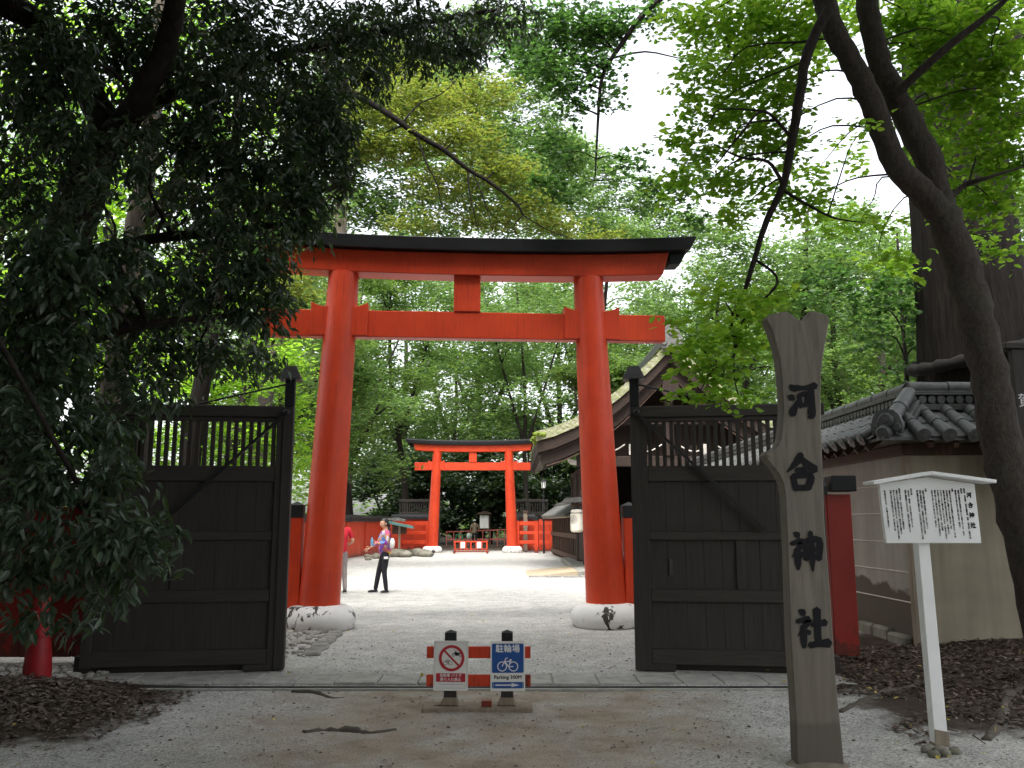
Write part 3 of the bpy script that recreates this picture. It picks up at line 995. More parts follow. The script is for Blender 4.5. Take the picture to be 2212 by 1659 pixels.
for k in range(18):
    xx = EOX + .16 + k * .305
    f = min(1, max(.0, (xx - EOX) / (RX - EOX)))
    if f > .25:
        tile_run((xx, EOY - .05, EZ + .03), (xx, EOY + (RY - EOY) * f, EZ + .05 + (RZt - EZ) * f))
    if f >= 1 or k > 0:
        pan((xx + .152, EOY - .03, EZ + .0), (xx + .152, EOY + (RY - EOY) * min(1, f + .2), EZ + .02 + (RZt - EZ) * min(1, f + .2)), (1, 0, 0), .27)
for k in range(46):
    yy = EOY + .16 + k * .305
    f = min(1, max(0, (yy - EOY) / (RY - EOY)))
    if f > .25:
        tile_run((EOX - .05, yy, EZ + .03), (EOX + (RX - EOX) * f, yy, EZ + .05 + (RZt - EZ) * f))
    if k < 24:
        pan((EOX - .03, yy + .152, EZ), (EOX + (RX - EOX) * min(1, f + .2), yy + .152, EZ + .02 + (RZt - EZ) * min(1, f + .2)), (0, 1, 0), .27)
# ridge: plain courses, a row of round ornaments, barrel ridge
for z0, z1, hwid in ((RZt - .02, RZt + .055, .15), (RZt + .175, RZt + .20, .135), (RZt + .204, RZt + .229, .12)):
    MB(o).box((RX - hwid, RY - hwid, z0), (XE, RY + hwid, z1)).build('ridge_course', 'tile', wall, bevel=.004)
    MB(o).box((RX - hwid, RY + hwid + .002, z0), (RX + hwid, YE, z1)).build('ridge_course', 'tile', wall, bevel=.004)
MB(o).box((RX - .07, RY - .07, RZt + .055), (XE, RY + .07, RZt + .175)).box((RX - .069, RY + .071, RZt + .0551), (RX + .069, YE, RZt + .1749)).build('ridge_core', 'tile', wall)
orn = MB(o)
for k in range(40):
    xx = RX - .03 + k * .118
    orn.tube([(xx, RY - .13, RZt + .115), (xx, RY - .07, RZt + .115)], [.05, .056], 12)
for k in range(110):
    yy = RY - .03 + k * .118
    orn.tube([(RX - .13, yy, RZt + .115), (RX - .07, yy, RZt + .115)], [.05, .056], 10)
tag(orn.build('ridge_ornament', 'tile', wall, smooth='auto'), kind='stuff')
rz_ = RZt + .27
for k in range(11):
    a = RX - .04 + k * .5
    MB(o).tube([(a, RY, rz_), (a + .49, RY, rz_)], [.094, .086], 14).build('ridge_tile', 'tile', wall, smooth='auto')
for k in range(28):
    a = RY + .02 + k * .5
    MB(o).tube([(RX, a, rz_ - .002), (RX, a + .49, rz_ - .002)], [.094, .086], 14).build('ridge_tile', 'tile', wall, smooth='auto')
# hip ridge coming down to the corner, ending in a demon tile
hp, hq = Vector((EOX + .16, EOY + .16, EZ + .18)), Vector((RX - .05, RY - .05, RZt + .2))
for k in range(2):
    a, b = hp.lerp(hq, k / 2), hp.lerp(hq, (k + 1) / 2 + .03)
    MB(o).tube([a, b], [.098, .088], 14).build('hip_tile', 'tile', wall, smooth='auto')
MB(o).beam(hp + Vector((.02, .02, -.11)), hq + Vector((0, 0, -.11)), .26, .05).build('hip_course', 'tile', wall, bevel=.004)
MB(o).beam(hp + Vector((.05, .05, -.165)), hq + Vector((0, 0, -.165)), .34, .05).build('hip_course', 'tile', wall, bevel=.004)
dd = (hq - hp); dd.z = 0; dd.normalize()
oni = MB()
prof = [(-.17, -.14), (-.19, -.02), (-.15, .1), (-.09, .155), (0, .17), (.09, .155), (.15, .1), (.19, -.02), (.17, -.14), (.06, -.1), (-.06, -.1)]
oni.prism(prof, -.05, .02)
oni.lathe([(.095, 0), (.1, .02), (.055, .03), (.05, .022), (.025, .022), (.02, .035)], 14)
on = oni.build('hip_end_tile', 'tile', wall, bevel=.008)
om = MB(); om.prism(prof, -.05, .02); om.tube([(0, -.085, .03), (0, -.05, .03)], [.075, .1], 16); om.tube([(0, -.1, .03), (0, -.08, .03)], [.03, .04], 12)
om.tube([(-.13, -.07, -.06), (-.13, -.05, -.06)], [.04, .05], 10); om.tube([(.13, -.07, -.06), (.13, -.05, -.06)], [.04, .05], 10)
on.data = om.mesh('hip_end_tile', 'tile', 'auto')
on.location = hp - Vector(o) - dd * .03
on.rotation_euler = (0, 0, math.atan2(dd.y, dd.x) - math.pi / 2)
MB(o).tube([hp + Vector((-.13, -.13, -.13)), hp + Vector((.05, .05, -.1))], .08, 14).build('corner_tile', 'tile', wall, smooth='auto')
MB(o).tube([hp + Vector((-.15, -.15, -.135)), hp + Vector((-.13, -.13, -.13))], [.07, .092], 16).build('end_tile', 'tile', wall, smooth='auto')

# ------------------------------------------------------------------ mossy-roofed gatehouse of the shrine
BX, BY0, BY1 = 4.9, 26., 36.
hall = thing('shrine_hall', 'shrine hall with mossy bark roof and dark gable behind the right torii pillar', 'building', (BX, BY0, 0))
prof = [(0, 7.15), (.5, 6.62), (1., 6.15), (1.6, 5.62), (2.3, 5.1), (3., 4.7), (3.6, 4.45), (4.15, 4.3)]


def roof_strip(s, y0, y1, off0, off1, name, m, bev=0, trim=1.):
    vs, fs = [], []
    P = [(dx * trim, z) for dx, z in prof]
    for yy in (y0, y1):
        for dx, z in P: vs.append((s * dx, yy, z + off0))
        for dx, z in P: vs.append((s * dx, yy, z + off1))
    n = len(P)
    for i in range(n - 1):
        fs += [(i, i + 1, 2 * n + i + 1, 2 * n + i), (n + i + 1, n + i, 3 * n + i, 3 * n + i + 1), (i + 1, i, n + i, n + i + 1), (2 * n + i, 2 * n + i + 1, 3 * n + i + 1, 3 * n + i)]
    fs += [(n - 1, 2 * n - 1, 4 * n - 1, 3 * n - 1), (0, 2 * n, 3 * n, n)]
    return MB().add(vs, fs).build(name, m, hall, bevel=bev)


for s in (-1, 1):
    roof_strip(s, .3, BY1 - BY0, 0, -.07, 'moss_layer', 'moss')
    roof_strip(s, -.05, .299, .03, -.27, 'moss_verge', 'moss')
    roof_strip(s, .02, BY1 - BY0 - .02, -.275, -.62, 'bark_layer', 'bark_roof', trim=.995)
    roof_strip(s, .22, .36, -.625, -.98, 'bargeboard', 'hall_wood', trim=.97)
    roof_strip(s, .20, .24, -.985, -1.02, 'bargeboard_trim', 'brown_wood', trim=.93)
    roof_strip(s, .15, BY1 - BY0 - .1, -.625, -.70, 'soffit', 'hall_wood', trim=.985)
    # tufts of moss along the eave
    tu = MB()
    for k in range(34):
        tu.ball((s * U(3.9, 4.2), U(-.1, 2.6), 4.28 + U(-.09, .05)), (U(.06, .16), U(.06, .18), U(.05, .10)), 7, 5, .25)
    tag(tu.build('moss_tuft', 'moss_tuft', hall), kind='stuff')
    for k in range(24):
        yy = .6 + k * .38
        MB().beam((s * 2.2, yy, 4.62), (s * 3.95, yy, 3.60), .07, .09).build('rafter', 'cream' if k % 2 else 'hall_wood', hall)
MB().prism([(-2.6, 3.6), (2.6, 3.6), (2.4, 4.35), (1.2, 5.3), (0, 6.3), (-1.2, 5.3), (-2.4, 4.35)], 1.3, 1.4).build('gable_board', 'hall_wood', hall)
MB().box((-2.9, .6, 3.3), (2.9, .85, 3.62)).build('tie_beam', 'hall_wood', hall, bevel=.02)
MB().box((-.14, .55, 3.62), (.14, .8, 6.1)).build('king_post', 'hall_wood', hall, bevel=.02)
MB().box((-1.5, .62, 4.6), (1.5, .82, 4.85)).build('collar_beam', 'hall_wood', hall, bevel=.02)
MB().prism([(-.3, 5.55), (0, 5.2), (.3, 5.55), (.22, 5.95), (0, 6.1), (-.22, 5.95)], .12, .19).build('gable_pendant', 'hall_wood', hall, bevel=.02)
for xx in (-1.9, -.75, .75, 1.9):
    MB().tube([(xx - .5 + .1 * k, .56, 3.98 - .22 * math.sin(math.pi * k / 10)) for k in range(11)], .022, 5).build('beam_edge_line', 'cream', hall)
    MB().box((xx - .09, .6, 3.63), (xx + .09, .8, 3.95)).build('bearing_block', 'hall_wood', hall, bevel=.01)
for s in (-1, 1):
    MB().box((s * 1.1 - .16, .66, 3.66), (s * 1.1 + .16, .7, 4.0)).build('carved_panel', 'cream', hall, bevel=.01)
    for xx in (2.35,):
        for yy in (.7, 3.5, 6.4, 9.2):
            MB().tube([(s * xx, yy, 0), (s * xx, yy, 3.4)], .15, 14).build('post', 'hall_wood', hall, smooth='auto')
            MB().box((s * xx - .22, yy - .22, 0), (s * xx + .22, yy + .22, .14)).build('post_stone', 'stone', hall, bevel=.02)
    MB().box((s * 2.35 - .1, .4, 3.3), (s * 2.35 + .1, 9.5, 3.55)).build('wall_plate', 'hall_wood', hall, bevel=.01)
    MB().prism([(s * 2.6, 3.3), (s * 3.1, 3.38), (s * 3.2, 3.55), (s * 2.9, 3.5), (s * 2.6, 3.6)], .62, .8).build('bracket_nose', 'cream', hall, bevel=.01)
# bays along the courtyard side and the inner wall
for k, (y0, y1) in enumerate(((3.65, 6.25), (6.55, 9.05))):
    MB().box((-2.42, y0, .25), (-2.3, y1, 3.3)).build('wall_panel', 'hall_wood', hall, bevel=.006)
MB().box((-2.2, 9.1, .2), (2.2, 9.25, 4.6)).build('back_wall', 'hall_wood', hall)
MB().box((2.3, .9, .2), (2.42, 9.0, 3.3)).build('wall_panel', 'hall_wood', hall)
MB().box((-2.9, .2, 0), (2.9, 9.6, .18)).build('floor_platform', 'stone', hall, bevel=.02)
# ridge tiles and end ornament
for k in range(20):
    MB().tube([(0, -.15 + k * .5, 7.42), (0, .34 + k * .5, 7.42)], [.12, .11], 12).build('ridge_tile', 'tile', hall, smooth='auto')
MB().box((-.19, -.12, 7.08), (.19, 9.9, 7.33)).build('ridge_course', 'tile', hall, bevel=.01)
MB().prism([(-.32, 6.85), (-.36, 7.1), (-.24, 7.4), (-.12, 7.62), (.12, 7.62), (.24, 7.4), (.36, 7.1), (.32, 6.85)], -.26, -.16).build('ridge_end_tile', 'pale_tile', hall, bevel=.02)
for zz, xx in ((7.35, 0), (7.05, -.25), (7.05, .25)):
    MB().tube([(xx, -.31, zz), (xx, -.26, zz)], [.09, .12], 14).build('end_tile', 'pale_tile', hall, smooth='auto')
MB().tube([(0, 9.7, 7.5), (0, 9.9, 7.8), (0, 10.1, 7.75)], [.12, .14, .1], 8).build('ridge_end_tile', 'pale_tile', hall, smooth='auto')

# wooden ramp and stone edge before the hall
ramp_ = thing('ramp', 'low pale wooden ramp on the white gravel leading right into the hall', 'ramp', (1.0, 27.6, 0))
for k in range(4):
    MB().prism([(-.55, .0), (.95, .0), (.95, .16)], -1.6 + .82 * k, -1.6 + .82 * k + .81).build('plank', 'plank_wood', ramp_)
for k in range(4):
    MB().box((.955 + .8 * k, -1.65, 0), (.955 + .8 * k + .79, 1.7, .165)).build('platform_stone', 'stone', ramp_, bevel=.015)
for k in range(9):
    MB().box((-.5 + k * .5, -1.95, -.02), (-.03 + k * .5, -1.7, .05)).build('edge_stone', 'stone', ramp_, bevel=.02)

# wooden panelled wall with tiled roof beyond the hall
pw = thing('panelled_wall', 'brown wooden panelled wall with small tiled roof right of the courtyard', 'wall', (2.75, 33.2, 0), math.atan2(44.2 - 33.2, 2.25 - 2.75))
PL = 10.8
MB().box((0, .0, 0), (PL, .2, 1.75)).build('wall_core', 'brown_wood', pw)
for k in range(14):
    MB().box((k * .8, .2, .05), (k * .8 + .13, .26, 1.75)).build('stud', 'brown_wood', pw, bevel=.008)
for z in (.12, .95):
    MB().box((0, .262, z), (PL, .30, z + .2)).build('rail', 'brown_wood', pw, bevel=.008)
for k in range(36):
    a = k * .3
    MB().tube([(a + .15, .75, 1.86), (a + .15, .05, 2.32)], .075, 8).build('roof_tile', 'pale_tile', pw, smooth='auto')
MB().prism([(0, 1.78), (0, 1.84), (PL, 1.84), (PL, 1.78)], .02, .7).build('eave_board', 'plank_wood', pw)
MB().add([(0, .72, 1.82), (PL, .72, 1.82), (PL, .0, 2.3), (0, 0, 2.3), (0, -.5, 1.95), (PL, -.5, 1.95)], [(0, 1, 2, 3), (3, 2, 5, 4)]).build('roof_board', 'pale_tile', pw)
for k in range(18):
    MB().tube([(k * .6, 0, 2.42), (k * .6 + .58, 0, 2.42)], [.11, .10], 10).build('ridge_tile', 'pale_tile', pw, smooth='auto')

# lantern hung from a small roofed bracket
lp = at(1246, 1125, 27.5)
lan = thing('paper_lantern', 'long white paper lantern with a flower crest hanging left of the hall', 'lantern', (lp.x, lp.y, lp.z))
pf = [(.10, -.36), (.17, -.345), (.195, -.30)]
for k in range(23):
    z = -.29 + .58 * k / 22
    pf.append((.2 + (.005 if k % 2 else -.002), z))
pf += [(.195, .31), (.16, .35), (.10, .365)]
lbody = MB().lathe(pf, 28).build('lantern_body', 'lantern_paper', lan, smooth=True)
MB().lathe([(.10, .366), (.105, .40), (.09, .41)], 18).build('lantern_rim', 'ink', lan)
MB().lathe([(.09, -.40), (.10, -.38), (.10, -.362)], 18).build('lantern_rim', 'ink', lan)
cr = MB()


def on_lan(a, z, r=.2085): return (r * math.cos(a), r * math.sin(a), z)


ca, cz = math.radians(-128), .04
for k in range(16):
    t0 = 2 * math.pi * k / 16
    pts = []
    for u in (.3, 1.):
        for q in (-.16, .16):
            rr = .13 * u
            pts.append(on_lan(ca + rr * math.cos(t0 + q) / .2, cz + rr * math.sin(t0 + q)))
    cr.tube([pts[0], pts[2]], .0035, 4); cr.tube([pts[2], pts[3]], .0035, 4)
cr.tube([on_lan(ca + .03 * math.cos(t) / .2, cz + .03 * math.sin(t)) for t in [2 * math.pi * k / 10 for k in range(11)]], .0035, 4)
cr.build('crest', 'ink', lbody)
wv = MB()
for ph in (0, math.pi):
    wv.tube([on_lan(2 * math.pi * k / 64, .25 + .025 * math.sin(2 * math.pi * k / 64 * 9 + ph)) for k in range(65)], .004, 4)
wv.build('wave_band', 'ink', lbody)
br = thing('lantern_bracket', 'small white-topped roofed post holding the paper lantern', 'post', (lp.x + .45, lp.y + .02, 0))
MB().box((-.06, -.06, 0), (.06, .06, lp.z + .62)).build('post_shaft', 'brown_wood', br, bevel=.008)
MB().box((-.62, -.04, lp.z + .44), (.2, .04, lp.z + .52)).build('arm', 'brown_wood', br, bevel=.006)
MB().prism([(-.95, lp.z + .56), (.3, lp.z + .62), (.3, lp.z + .78), (-.8, lp.z + .72)], -.3, .3).build('bracket_roof', 'pale_tile', br, bevel=.01)
MB().box((-.3, -.25, lp.z + .79), (.4, .25, lp.z + .95)).build('bracket_cap', 'pale_tile', br, bevel=.01)

# ------------------------------------------------------------------ wooden name post
ND = 6.2
base = at(1765, 1640, ND)
NP = Vector((base.x, ND, 0))
npost = thing('name_post', 'weathered wooden slab post with forked top and four black brushed characters', 'signpost', NP)
left = [(1716, 1645), (1714, 1600), (1713, 1560), (1708, 1480), (1703, 1400), (1699, 1300), (1696, 1200), (1692, 1120), (1690, 1070), (1686, 1045), (1676, 1025), (1664, 1008), (1653, 996), (1646, 985), (1651, 976), (1662, 974), (1673, 966), (1680, 950), (1683, 930), (1686, 890), (1685, 860), (1682, 820), (1678, 780), (1670, 745), (1660, 715), (1650, 692), (1656, 684), (1672, 680), (1690, 677)]
right = [(1816, 1645), (1812, 1600), (1808, 1560), (1800, 1480), (1794, 1400), (1788, 1300), (1780, 1200), (1774, 1120), (1772, 1060), (1770, 1000), (1768, 950), (1767, 900), (1766, 850), (1767, 810), (1772, 770), (1779, 730), (1785, 692), (1778, 684), (1765, 680), (1748, 675), (1742, 680), (1735, 692), (1725, 697), (1714, 692), (1703, 682)]


def npt(x, y):
    p = at(x, y, ND)
    return (p.x - NP.x, p.z)


poly = [npt(*p) for p in right] + [npt(*p) for p in left[::-1]]
poly = [(a, max(b, -.06)) for a, b in poly]
sl = MB().prism(poly, -.065, .075)
me = sl.mesh('slab', 'weathered_slab')
bm = bmesh.new(); bm.from_mesh(me)
es = [e for e in bm.edges if abs(e.verts[0].co.y - e.verts[1].co.y) < 1e-5]
bmesh.ops.bevel(bm, geom=es, offset=.007, segments=1, affect='EDGES', clamp_overlap=True)
bm.to_mesh(me); bm.free()
slab = link('slab', me, npost)
MB().ball((npt(1653, 987)[0] + .02, 0, npt(1653, 987)[1]), (.045, .075, .04), 9, 7, .18).build('burl', 'weathered_slab', npost, smooth=True)

MB().lathe([(.30, -.09), (.23, -.042), (.18, -.015), (.1, .0)], 24, sx=1.0, sy=.6).build('foot_soil', 'soil', npost, smooth=True)
KANJI = {
    '河': [[(.08, .93, .06), (.2, .85, .15), (.27, .77, .06)], [(.0, .62, .06), (.12, .58, .15), (.2, .52, .05)], [(.06, .06, .05), (.12, .14, .17), (.24, .36, .10), (.30, .50, .03)],
          [(.28, .86, .14), (.6, .86, .10), (.98, .93, .16)], [(.80, .90, .15), (.81, .4, .15), (.78, .08, .17), (.66, .04, .04)], [(.37, .66, .10), (.41, .32, .11)], [(.38, .64, .10), (.66, .68, .12), (.62, .36, .11)], [(.41, .36, .10), (.63, .38, .10)]],
    '合': [[(.54, 1.0, .14), (.4, .80, .15), (.02, .50, .03)], [(.50, .98, .05), (.68, .76, .15), (1.0, .56, .19)], [(.34, .55, .11), (.68, .57, .13)], [(.22, .40, .12), (.30, .02, .13)], [(.22, .38, .12), (.82, .41, .16), (.72, .04, .14)], [(.3, .07, .12), (.72, .07, .13)]],
    '神': [[(.12, 1.0, .05), (.22, .94, .14), (.27, .86, .05)], [(.0, .70, .09), (.36, .77, .13), (.28, .60, .12), (.0, .33, .02)], [(.20, .56, .13), (.21, .2, .14), (.20, .0, .05)], [(.26, .48, .06), (.40, .40, .12)],
          [(.47, .76, .11), (.50, .28, .12)], [(.46, .76, .11), (.96, .80, .15), (.92, .28, .13)], [(.5, .54, .09), (.92, .55, .09)], [(.5, .33, .10), (.93, .34, .11)], [(.68, 1.02, .10), (.70, .4, .14), (.71, -.04, .03)]],
    '社': [[(.10, .98, .05), (.22, .92, .15), (.28, .84, .05)], [(.0, .68, .09), (.40, .74, .14), (.30, .58, .12), (.02, .30, .02)], [(.22, .56, .13), (.22, .2, .14), (.21, .0, .07)], [(.28, .46, .06), (.42, .38, .11)],
          [(.50, .60, .10), (.72, .62, .10), (.98, .66, .15)], [(.70, 1.0, .17), (.70, .5, .14), (.70, .12, .14)], [(.40, .06, .13), (.7, .10, .13), (1.06, .12, .19)]],
}


def kanji(ch, w, h, name, parent, loc, mat='ink', y=-.004):
    f = Flat(y)
    for stk in KANJI[ch]:
        f.stroke([((a - .5) * w, (b - .5) * h, c * 1.5 * (w + h) / 2) for a, b, c in stk])
    return f.build(name, mat, parent, loc)


for ch, cx_, cy_ in (('河', 1727, 868), ('合', 1723, 1021), ('神', 1734, 1190), ('社', 1746, 1355)):
    a, b = npt(cx_, cy_)
    kanji(ch, .205, .255, 'brushed_character', slab, (a, -.066, b))

# ------------------------------------------------------------------ white notice board on a post
WD = 6.6
pb = at(2032, 1607, WD)
WP = Vector((pb.x, WD, gz(pb.x, WD)))
nb = thing('notice_board', 'white roofed notice board with black vertical writing on a white post', 'notice board', WP)


def wpt(x, y):
    p = at(x, y, WD)
    return (p.x - WP.x, p.z - WP.z)


bl, bt_ = wpt(1905, 1173); br_, _ = wpt(2109, 1173); _, sh = wpt(1890, 1046); _, pk = wpt(1990, 1032)
bw = br_ - bl
tl = wpt(1890, 1046)[0]; tr = wpt(2094, 1046)[0]
MB().prism([(bl, bt_), (br_, bt_), (tr, sh), ((tl + tr) / 2, pk), (tl, sh)], -.075, -.035).build('board', 'white_paint', nb, bevel=.004)
brd = [q for q in nb.children if q.name.startswith('board')][0]
for xx in (.18, .82):
    MB().box((tl + bw * xx - .02, -.034, bt_ + .05), (tl + bw * xx + .02, -.012, sh - .02)).build('board_batten', 'white_paint', nb, bevel=.003)
rl, rr, rp = wpt(1868, 1045), wpt(2128, 1042), wpt(1992, 1024)
for a, b in ((rl, rp), (rp, rr)):
    d = Vector((b[0] - a[0], 0, b[1] - a[1])).normalized()
    MB().beam((a[0], -.06, a[1]), (b[0], -.06, b[1]), .20, .026, (0, 0, 1)).build('roof_slab', 'white_paint', nb, bevel=.003)
p0 = wpt(1988, 1172)[0]
MB().add([(p0 - .043, -.036, pk), (p0 + .043, -.036, pk), (p0 + .043, .05, pk), (p0 - .043, .05, pk), (-.055, -.036, -.15), (.045, -.036, -.15), (.045, .05, -.15), (-.055, .05, -.15)],
         [(0, 1, 2, 3), (7, 6, 5, 4), (0, 4, 5, 1), (1, 5, 6, 2), (2, 6, 7, 3), (3, 7, 4, 0)]).build('post_shaft', 'white_paint', nb, bevel=.005)
MB().add([(-.058, -.042, .0), (.048, -.042, .0), (.048, .056, .0), (-.058, .056, .0), (-.054, -.0405, .12), (.045, -.0405, .10), (.044, .054, .13), (-.053, .054, .11)],
         [(0, 1, 5, 4), (1, 2, 6, 5), (2, 3, 7, 6), (3, 0, 4, 7)]).build('weathered_foot', 'pale_wood', nb)
slope_x = (bl - tl) / (sh - bt_)
for ch, k in (('河', 0), ('合', 1), ('神', 2), ('社', 3)):
    zc = sh - .085 - .075 * k
    kanji(ch, .036, .040, 'title_character', brd, (br_ - .048 - (zc - bt_) * slope_x, -.0765, zc), y=-.0005)
cols = ['御祭神　玉依姫命　神武天皇御母神　別称　大宮女命', '御神徳', '　縁結び安産育児学業長寿の神として信仰されている', '　鴨長明の方丈記にゆかりの深い社である', '由緒',
        '　創建年代は不詳であるが延喜式に名神大社と記される', '　式年遷宮のたびに造替されてきた社殿である', '　延喜式神名帳に鴨川合坐小社宅神社とあり', '　川の合うところに鎮まる神としてまつられる', '　平安時代より国史に見える古い社である',
        '　遷宮の制により社殿は改められた', '　女性の守り神として広く知られている', '', '社殿', '　本殿は三間社流造で檜皮葺である', '　拝殿と祝詞屋が前に並ぶ', '　国の重要文化財に指定される', '', '年中行事', '　正月元旦　歳旦祭', '　例祭と御蔭祭がとり行われる',
        '', '鴨長明と河合社', '　長明はこの社の禰宜の家に生まれた', '　歌人として知られ方丈記をあらわした', '　社頭には方丈の庵が復元されている', '', '　糺の森のほとりにて']
POOL = '社殿は江戸の造営により整えられ古い姿を今に伝えている賀茂の社の摂社として人々の信仰をあつめ森のなかに鎮座する川の流れの合うところにまつられる神の社である'
nfs = [c if len(c) < 7 else (c + '　' + POOL[(7 * i) % 20:])[:30 - (5 * i) % 8] for i, c in enumerate(cols)]
for k, c in enumerate(nfs):
    if not c: continue
    xx = br_ - .085 - (bw - .115) * k / (len(nfs) - 1)
    me = text_mesh('\n'.join(c), .0145, 'ink', .87, bold=.0006, align='LEFT')
    ob = link('text_column', me, brd, (xx - (sh - bt_) * slope_x * .75 - .006, -.0763, sh - .035))
    ob.rotation_euler = (0, math.atan(-slope_x) * -1 * -1, 0)

# ------------------------------------------------------------------ small barrier with two paper signs
BD = 7.95
bp = at(1034, 1515, BD)
bar = thing('barrier', 'low red and black wooden barrier standing in front of the threshold', 'barrier', (bp.x, BD, gz(bp.x, BD)))
for s in (-1, 1):
    x = s * .2525
    bpo = MB().prism([(x - .058, .06), (x + .058, .06), (x + .05, .2), (x + .048, .545), (x - .048, .545), (x - .05, .2)], -.045, .05).build('post', 'dark_wood', bar, bevel=.006)
    MB().prism([(x - .15 if s < 0 else x - .09, .028), (x + .085, .028), (x + .07, .06), (x + .06, .10), (x - .06, .10), (x - .075, .055)], -.05, .055).build('post_foot', 'pale_wood', bar, bevel=.008)
    MB().box((x - .05, -.05, .548), (x + .05, .055, .65)).add([(x - .05, -.05, .65), (x + .05, -.05, .65), (x + .05, .055, .65), (x - .05, .055, .65), (x, .002, .672)], [(0, 1, 4), (1, 2, 4), (2, 3, 4), (3, 0, 4)]).build('post_cap', 'black_wood', bpo)
    MB().box((x - .053, -.053, .536), (x + .053, .058, .547)).build('cap_collar', 'cream', bpo)
for z0, z1 in ((.435, .535), (.195, .295)):
    MB().box((-.46, -.072, z0), (.46, -.047, z1)).build('rail', 'vermilion', bar, bevel=.003)
MB().box((-.49, -.15, -.01), (.475, .14, .027)).build('base_board', 'pale_wood', bar, bevel=.006)
bk = at(1051, 1517, BD - .06)
brick = MB().box((-.045, -.05, 0), (.045, .05, .05)).build('brick', 'vermilion', None, bevel=.004, loc=(bk.x, BD - .04, gz(bk.x, BD) + .028))
tag(brick, 'small orange-topped block lying on the base board of the barrier', 'block')


def bike(f, x, z, s, w):
    """bicycle facing left, wheel to wheel s"""
    r = s * .25
    f.ring(x - s * .32, z, r, w); f.ring(x + s * .32, z, r, w)
    A, B = (x - s * .32, z), (x + s * .32, z)
    hd, bb, st = (x - s * .16, z + s * .28), (x + s * .04, z - s * .02), (x + s * .16, z + s * .30)
    f.line(A, (x - s * .10, z + s * .46), w); f.line((x - s * .115, z + s * .45), (x - s * .0, z + s * .47), w)
    f.line(hd, (x + s * .15, z + s * .27), w); f.line(hd, bb, w); f.line(bb, st, w); f.line(bb, B, w)
    f.line((x + s * .08, z + s * .35), (x + s * .23, z + s * .36), w * 1.5); f.line(st, (x + s * .17, z + s * .36), w)


SW, SH = .305, .425
sy = BD - .080
s1 = at(973, 1492, sy)
sg = thing('paper_sign', 'white paper sign with red prohibition ring over motorcycle and bicycle', 'sign', (s1.x, sy, s1.z))
MB().box((-SW / 2, -.0015, 0), (SW / 2, 0, SH)).build('sheet', 'paper', sg)
sg.rotation_euler = (math.radians(1.0), math.radians(.5), 0)
f = Flat(-.0022); f.frame(-.142, .02, .142, .408, .0015); f.frame(-.126, .03, .126, .075, .001); f.build('border', 'grey_ink', sg)
f = Flat(-.0022); f.rrect(-.129, .075, .129, .148, .006); f.build('red_band', 'red_ink', sg)
link('lettering', text_mesh('自転車 バイク', .031, 'white_ink', bold=.0006), sg, (0, -.0035, .129))
link('lettering', text_mesh('乗り入れ禁止', .031, 'white_ink', bold=.0006), sg, (0, -.0035, .094))
link('lettering', text_mesh('No bicycles/motorbikes Allowed', .0155, 'grey_ink'), sg, (0, -.0035, .055))
mc = (.006, .277)
f = Flat(-.0022)
x0, z0 = mc[0] + .052, mc[1] + .028
f.ring(x0 - .036, z0, .0125, .005); f.ring(x0 + .024, z0, .0125, .005)
f.poly([(x0 - .03, z0 + .022), (x0 - .012, z0 + .026), (x0 + .004, z0 + .018), (x0 + .034, z0 + .022), (x0 + .036, z0 + .018), (x0 + .008, z0 + .006), (x0 + .006, z0 - .008), (x0 - .016, z0 - .008)])
f.line((x0 - .036, z0), (x0 - .02, z0 + .034), .004); f.line((x0 - .028, z0 + .034), (x0 - .012, z0 + .032), .004); f.line((x0 - .004, z0 - .002), (x0 + .024, z0), .004)
f.build('motorcycle_mark', 'ink', sg)
f = Flat(-.0022); bike(f, mc[0] - .034, mc[1] - .042, .068, .0035); f.build('bicycle_mark', 'ink', sg)
f = Flat(-.0060); f.ring(mc[0], mc[1], .1, .024, 48)
f.line((mc[0] - .062, mc[1] + .062), (mc[0] + .062, mc[1] - .062), .016); f.build('prohibition_ring', 'red_ink', sg)

s2 = at(1097, 1493, sy)
sg = thing('paper_sign', 'white and blue paper sign with bicycle, parking text and arrow', 'sign', (s2.x, sy, s2.z))
MB().box((-SW / 2, -.0015, 0), (SW / 2, 0, SH)).build('sheet', 'paper', sg)
sg.rotation_euler = (math.radians(1.0), math.radians(-.2), 0)
f = Flat(-.0022); f.rrect(-.14, .155, .14, .405, .012); f.rrect(-.14, .024, .14, .078, .01); f.build('blue_panel', 'blue_ink', sg)
f = Flat(-.0034)
bike(f, .0, .21, .155, .0085)
f.poly([(-.11, .046), (.04, .046), (.028, .034), (.105, .052), (.028, .070), (.04, .058), (-.11, .058)])
f.line((-.127, .03), (-.127, .072), .002); f.line((.127, .03), (.127, .072), .002)
f.build('bicycle_mark', 'white_ink', sg)
link('lettering', text_mesh('駐輪場', .072, 'white_ink', bold=.0016), sg, (0, -.0034, .358))
link('lettering', text_mesh('Parking 300M', .0445, 'ink', bold=.0012), sg, (0, -.0024, .117))

# dark board with one white character at the right edge
kb = at(2203, 868, 9.9)
db = thing('dark_sign_board', 'dark wooden board with a white character at the right edge', 'sign', (kb.x + .55, 9.9, 0))
MB().box((-.62, -.04, kb.z - .75), (.75, .04, kb.z + .62)).build('board', 'dark_wood', db, bevel=.01)
MB().box((-.70, -.07, kb.z + .622), (.83, .07, kb.z + .70)).build('board_cap', 'dark_rail', db, bevel=.01)
MB().box((-.66, -.06, 0), (-.56, .06, kb.z - .752)).build('board_post', 'dark_wood', db, bevel=.01)
MB().box((.6, -.06, 0), (.7, .06, kb.z - .752)).build('board_post', 'dark_wood', db, bevel=.01)
link('white_character', text_mesh('賀', .17, 'white_ink'), db, (-.51, -.043, kb.z))

